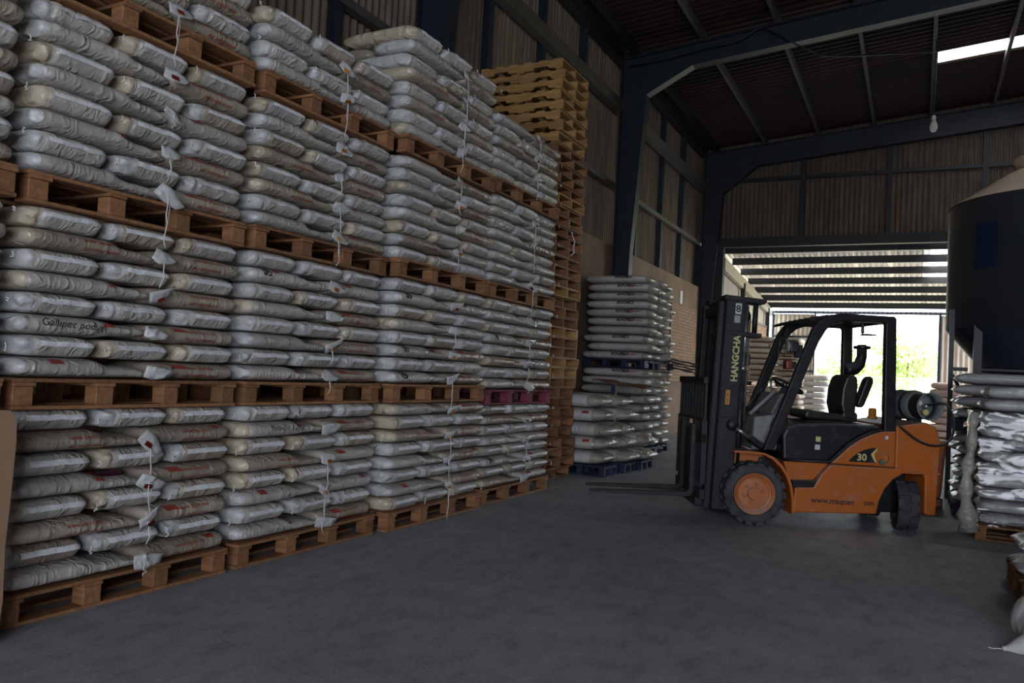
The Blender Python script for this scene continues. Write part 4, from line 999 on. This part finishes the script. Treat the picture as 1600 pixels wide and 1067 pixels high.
part_f = obj('film_rope', b, 'stretch_film_thick', o, True); part_f['label'] = 'gathered film hanging down the corner'
# stack behind the wrapped pallet
BS = pillow_set(4, .46, .60, .075, 260, ['sack_plain'])
for ti, (z0, nl, pit) in enumerate(((.14, 6, .138), (1.115, 4, .140))):
    pallet((1.02, 10.55, z0-.14), 0, 'blue pallet under the %s grey sacks behind the wrapped pallet' % ('lower', 'upper')[ti], 'wood_blue', 'blue pallets', .8, name='blue_pallet').scale = (.8, 1.25, .875)
    for l in range(nl):
        for r in range(2):
            for k in range(2):
                if r == 1 and k == 1: continue
                if ti == 1 and l == 3 and k == 1: continue
                v = BS[random.randrange(4)]; o = link_mesh('grey_sack', v['me']); o.location = (.88+k*.95+random.uniform(-.03, .03), 10.53+r*.66, z0+l*pit); o.rotation_euler = (0, random.uniform(-.01, .01), random.uniform(-.05, .05)); o.scale = (1, 1, pit/.156)
                tag(o, 'grey sack, %s, %s layer, %s tier behind the wrapped pallet' % (('front left', 'front right', 'rear')[k if r == 0 else 2], ORD10[l], ('lower', 'upper')[ti]), 'sack', 'grey sacks behind the wrapped pallet')
# pallet and sacks cut by the right edge
pallet((1.42, 6.30, 0), 0, 'pallet corner at the right edge of the picture', 'wood', 'pallets on the far side of the aisle', 1.0)
for l in range(2):
    v = BS[l]; o = link_mesh('grey_sack', v['me']); o.location = (1.11+.01*l, 6.28, .165+l*.15); o.rotation_euler = (0, .02, .03)
    tag(o, '%s grey sack with pointed end on the pallet corner at right edge' % ('lower', 'upper')[l], 'sack', 'grey sacks at the right edge')
# crumpled empty sack on the floor
path = [(0, 0, .015), (.06, .01, .025), (.14, .04, .05), (.20, .12, .09), (.26, .24, .13), (.40, .34, .15), (.60, .40, .17), (.80, .45, .15), (1.0, .5, .08)]
path = bez(path, 40); nn_ = len(path)
def rad_(f): return .014+.05*sstep(.02, .22, f)+.135*sstep(.22, .5, f)-.10*sstep(.8, 1, f)
b = tube(path, [rad_(i/(nn_-1)) for i in range(nn_)], 40)
for v in b.verts:
    q = v.co*5; a_ = min(1, max(0, v.co.x*3))
    v.co += Vector((.5, .8, 1))*a_*(.05*(abs(noise.noise(q*1.3))-.2)+.035*(abs(noise.noise(q*2.9))-.2)); v.co.z = max(.004, v.co.z*1.0)
es = tag(obj('empty_sack', b, 'cerdos_sack', smooth=True), 'crumpled white empty sack on the floor at the right edge', 'sack'); es.location = (.47, 5.20, .0)
part('string', shared(tube([(0, 0, .012), (-.03, .01, .008), (-.05, -.005, .006), (-.075, .008, .006)], .003, 5), 'string', 'string'), es, (.01, 0, 0))
# cardboard standing at the near pile
cb = tag(obj('cardboard_sheet', prism([(-.35, 0), (.005, 0), (.02, .2), (.012, .45), (.022, .7), (.028, .95), (.022, 1.06), (-.01, 1.10), (-.35, 1.12)], -.008, .008), 'cardboard'), 'upright brown cardboard sheet at the left edge of the piles', 'cardboard'); cb.location = (-3.80, 2.235, 0); cb.rotation_euler = (0, 0, R(90))
# rust-red bin behind the forklift
bn = tag(empty('tote_bin', (.09, 11.3, 0), .03), 'rust-orange bin standing behind the forklift', 'bin')
obj('bin_body', prism([(-.22, .10), (.22, .10), (.27, .80), (-.27, .80)], -.22, .22, bev=.03), 'orange_wheel', bn); obj('bin_rim', box(-.29, .29, -.25, .25, .78, .82, .01), 'orange_wheel', bn); obj('bin_base', box(-.24, .24, -.24, .24, 0, .12, .02), 'lamp_red', bn)

# ------------------------------------------------------------------ silo
SX, SY, SR = 1.72, 13.0, 1.36
si = tag(empty('silo', (SX, SY, 0)), 'big blue feed silo with dusty cone top behind the right-hand sacks', 'silo')
obj('silo_body', lathe([(SR, 2.32), (SR, 4.02), (SR+.012, 4.03), (SR+.012, 4.06), (SR, 4.07)], 64, 'z'), 'silo_blue', si, True)
obj('top_cone', lathe([(SR+.01, 4.07), (.52, 4.62), (.50, 4.62)], 64, 'z'), 'silo_top', si, True)
obj('neck', lathe([(.53, 4.58), (.53, 4.72), (.57, 4.72), (.57, 4.76), (0, 4.76)], 40, 'z'), 'silo_top', si, True)
obj('hopper_cone', lathe([(SR, 2.32), (.30, 1.05), (.30, .80), (.0, .8)], 64, 'z'), 'silo_hopper', si, True)
b = bmesh.new()
a0, a1 = R(219), R(233); rows = []
for z in (3.10, 3.70):
    rows.append([b.verts.new(((SR+.006)*cos(a0+(a1-a0)*i/12), (SR+.006)*sin(a0+(a1-a0)*i/12), z)) for i in range(13)])
for i in range(12): b.faces.new((rows[0][i], rows[0][i+1], rows[1][i+1], rows[1][i]))
obj('paint_patch', b, 'silo_patch', si, True)
for k in range(4):
    a = R(45+90*k)+R(-5); x, y = (SR-.06)*cos(a), (SR-.06)*sin(a)
    obj('silo_leg', box(x-.05, x+.05, y-.05, y+.05, 0, 2.34), 'steel_dark', si)
for k in range(4):
    a, c_ = R(40+90*k), R(130+90*k); p = Vector(((SR-.06)*cos(a), (SR-.06)*sin(a), 0)); q = Vector(((SR-.06)*cos(c_), (SR-.06)*sin(c_), 0))
    for z in (1.75, .5): obj('silo_brace', tube([p+Vector((0, 0, z)), q+Vector((0, 0, z))], .03, 6), 'steel_dark', si)
    obj('silo_brace', tube([p+Vector((0, 0, 1.75)), p.lerp(q, .25)+Vector((0, 0, 1.2))], .025, 6), 'steel_dark', si)
# steel stand at the aisle beside the silo
stn = tag(empty('steel_stand', (.42, 12.2, 0)), 'dark slender steel stand between the forklift and the silo', 'stand')
obj('post', box(-.03, .03, -.03, .03, 0, 2.55), 'steel_dark', stn)
obj('rail', box(-.03, .20, -.02, .02, 1.72, 1.77), 'steel_dark', stn); obj('brace', tube([(0, 0, 1.70), (.16, 0, 1.40)], .022, 6), 'steel_dark', stn); obj('rail', box(-.03, .2, -.02, .02, .45, .49), 'steel_dark', stn)

# ------------------------------------------------------------------ sacks in the lean-to
FS = pillow_set(4, .50, .60, .085, 300, ['sack_far'], None, 'B'); FW = pillow_set(3, .50, .60, .085, 310, ['sack_far_white'], None, 'B'); FP_ = pillow_set(3, .46, .56, .085, 320, ['sack_pink'], None, 'B')
def far_stack(sets, x, y, z0, nl, pit, nx_, ny_, step, label, grp, name):
    for l in range(nl):
        for i in range(nx_):
            for j in range(ny_):
                v = sets[random.randrange(len(sets))]; o = link_mesh(name, v['me']); o.location = (x+i*step+random.uniform(-.05, .05), y+j*.62+random.uniform(-.03, .03), z0+l*pit); o.rotation_euler = (0, random.uniform(-.006, .006), random.uniform(-.03, .03)); o.scale = (.80, .95, pit/.174)
                col_ = (('left ', 'right ')[i] if nx_ > 1 else '')+(('front', 'back')[j] if ny_ > 1 else 'front')
                tag(o, label % (ORD10[l], col_), 'sack', grp)
pallet((-3.95, 24.6, 0), 0, 'pallet under the cream sacks in the lean-to', 'wood', 'pallets in the lean-to', .9).scale = (1.1, 1.25, .9)
far_stack(FS, -4.28, 24.6, .155, 7, .168, 2, 2, .88, 'cream sack, %s layer, %s column, lower tier in the lean-to', 'cream sacks in the lean-to', 'cream_sack')
pallet((-3.95, 24.62, 1.34), 0, 'pallet between the two tiers of cream sacks in the lean-to', 'wood_dark', 'pallets in the lean-to', .9).scale = (1.1, 1.25, .9)
far_stack(FS, -4.30, 24.62, 1.495, 8, .17, 2, 2, .86, 'cream sack, %s layer, %s column, upper tier in the lean-to', 'cream sacks in the lean-to', 'cream_sack')
pallet((-2.80, 25.95, 0), 0, 'pallet under the bright white sacks in the lean-to', 'wood', 'pallets in the lean-to', .7).scale = (.6, .7, .9)
far_stack(FW, -2.80, 25.95, .15, 9, .18, 1, 1, .8, 'bright white sack, %s layer, %s column beside the sliding gate', 'bright white sacks in the lean-to', 'white_sack')
far_stack(FP_, -2.85, 23.4, .0, 3, .2, 1, 1, .8, 'peach sack, %s layer, %s heap in the lean-to doorway', 'peach sacks in the lean-to', 'peach_sack')
far_stack(FP_, .72, 24.4, .0, 9, .19, 2, 1, .8, 'pinkish sack, %s layer, %s column between forklift and silo', 'pinkish sacks in the lean-to', 'pink_sack')

# ------------------------------------------------------------------ lamp and cable
hl = tag(empty('pendant_lamp', (.17, 17.5, 6.6)), 'small white lamp hanging on a long cord from the roof', 'lamp')
obj('cord', tube([(0, 0, .3), (.01, 0, 1.2), (0, 0, roof_z(.17)-6.6-.05)], .012, 6), 'black_plastic', hl); obj('socket', lathe([(0, .22), (.03, .22), (.045, .30), (.02, .34), (0, .34)], 16, 'z'), 'lamp_white', hl, True)
obj('bulb', lathe([(0, 0), (.045, .01), (.07, .06), (.075, .12), (.055, .19), (.04, .23), (0, .23)], 20, 'z'), 'lamp_white', hl, True)
ca = tag(obj('cable', tube(bez([(-5.4, 15.0, 7.75), (-4.6, 15.02, 7.80), (-3.9, 15.02, 7.90), (-3.2, 15.02, 7.96), (-2.82, 15.02, 8.14), (-2.52, 15.02, 8.0), (-2.0, 15.1, 7.66), (-1.6, 15.3, 7.54), (-.7, 16.0, 7.72), (.17, 17.3, 8.15)], 60), .016, 6), 'steel_dark', smooth=True), 'thin cable looped along the blue rafter towards the hanging lamp', 'cable')

# ------------------------------------------------------------------ outside: fence and shrubs
fe = tag(empty('wire_fence', (-8, 44, 0)), 'chain link fence across the grass beyond the far gate', 'fence')
for i in range(8): obj('fence_post', tube([(i*2.6, 0, 0), (i*2.6, 0, 2.1)], .035, 6), 'fence_steel', fe)
for z in (.1, .7, 1.3, 2.05): obj('fence_wire', tube([(0, 0, z), (18.2, 0, z)], .014, 4), 'fence_steel', fe)
b = bmesh.new()
for i in range(130):
    for s_ in (-1, 1):
        x0 = i*.14; x1 = x0+s_*2.0; z0, z1 = .08, 2.04
        if x1 < 0: z1 = z0+(z1-z0)*(x0/2.0); x1 = 0
        if x1 > 18.2: z1 = z0+(z1-z0)*((18.2-x0)/2.0); x1 = 18.2
        if abs(x1-x0) < .05: continue
        tube([(x0, 0, z0), (x1, 0, z1)], .003, 3, b, False)
nt = obj('fence_net', b, 'fence_steel', fe); nt['kind'] = 'stuff'
def shrub(name, loc, rx, rz_, seed, m_, label, leaf=.14, n=1500):
    rnd = random.Random(seed); e = tag(empty(name, loc), label, 'shrub', 'shrubs beyond the fence')
    V = []; Fc = []
    lobes = [(rnd.uniform(-.6, .6)*rx, rnd.uniform(-.5, .5)*rx, rz_*rnd.uniform(.35, .95), rnd.uniform(.3, .55)*rx) for _ in range(9)]
    for _ in range(n):
        cx, cy_, cz, cr = rnd.choice(lobes); d = Vector((rnd.gauss(0, 1), rnd.gauss(0, 1), rnd.gauss(0, 1))).normalized()*cr*rnd.random()**.4
        p = Vector((cx, cy_, max(.05, cz*.8)))+Vector((d.x, d.y, d.z*.8)); p.z = max(.05, p.z)
        u = Vector((rnd.gauss(0, 1), rnd.gauss(0, 1), rnd.gauss(0, 1))).normalized(); w_ = u.orthogonal().normalized(); l = leaf*rnd.uniform(.6, 1.4); o_ = len(V)
        V += [p-u*l, p+w_*l*.45, p+u*l, p-w_*l*.45]; Fc.append((o_, o_+1, o_+2, o_+3))
    me = bpy.data.meshes.new('foliage'); me.from_pydata([tuple(v) for v in V], [], Fc); me.update(); me.materials.append(MATS[m_]); f = link_mesh('foliage', me, None, e); f['kind'] = 'stuff'
    b = bmesh.new()
    tube([(0, 0, 0), (rnd.uniform(-.1, .1), 0, rz_*.4), (rnd.uniform(-.3, .3), 0, rz_*.8)], [.09, .07, .03], 7, b); obj('stem', b, 'bark', e)
    return e
shrub('shrub', (-6.6, 47, 0), 2.6, 4.3, 1, 'leaf_pale', 'pale shrub by the sliding gate leaf', n=1700)
shrub('shrub', (-3.9, 52, 0), 2.5, 4.6, 2, 'leaf', 'green shrub seen between the guard post and the seat', n=1700)
shrub('shrub', (-.4, 48, 0), 2.6, 5.0, 3, 'leaf', 'tall green shrub seen above the gas cylinder', n=1900)
shrub('shrub', (2.6, 53, 0), 2.5, 4.4, 4, 'leaf_pale', 'pale shrub by the fixed gate leaf', n=1700)
shrub('shrub', (-1.9, 58, 0), 3.6, 5.2, 5, 'leaf_pale', 'hazy shrub farther back between the green ones', n=1700)
shrub('tree', (-9.5, 42, 0), 2.6, 6.2, 6, 'leaf', 'leafy tree showing through the gap beside the lean-to', n=2200)

# worn paint left on the floor beside the forklift
for i, (x0, y0, x1, y1, w_) in enumerate(((-1.02, 7.88, -.52, 8.02, .035), (.12, 8.35, .42, 8.36, .03))):
    V = []; n = 14
    for k in range(n+1):
        f = k/n; px, py = x0+(x1-x0)*f, y0+(y1-y0)*f; a_ = w_*(.35+.65*abs(noise.noise(Vector((k*.7, i*9, 0)))))*sin(pi*min(1, f*1.2+.05))
        V += [(px, py-a_/2, .0025), (px, py+a_/2+.002, .0025)]
    me = bpy.data.meshes.new('floor_marking'); me.from_pydata(V, [], [(2*k, 2*k+2, 2*k+3, 2*k+1) for k in range(n)]); me.update()
    link_mesh('floor_marking', me, 'yellow_decal' if i == 0 else 'white_decal', floor)
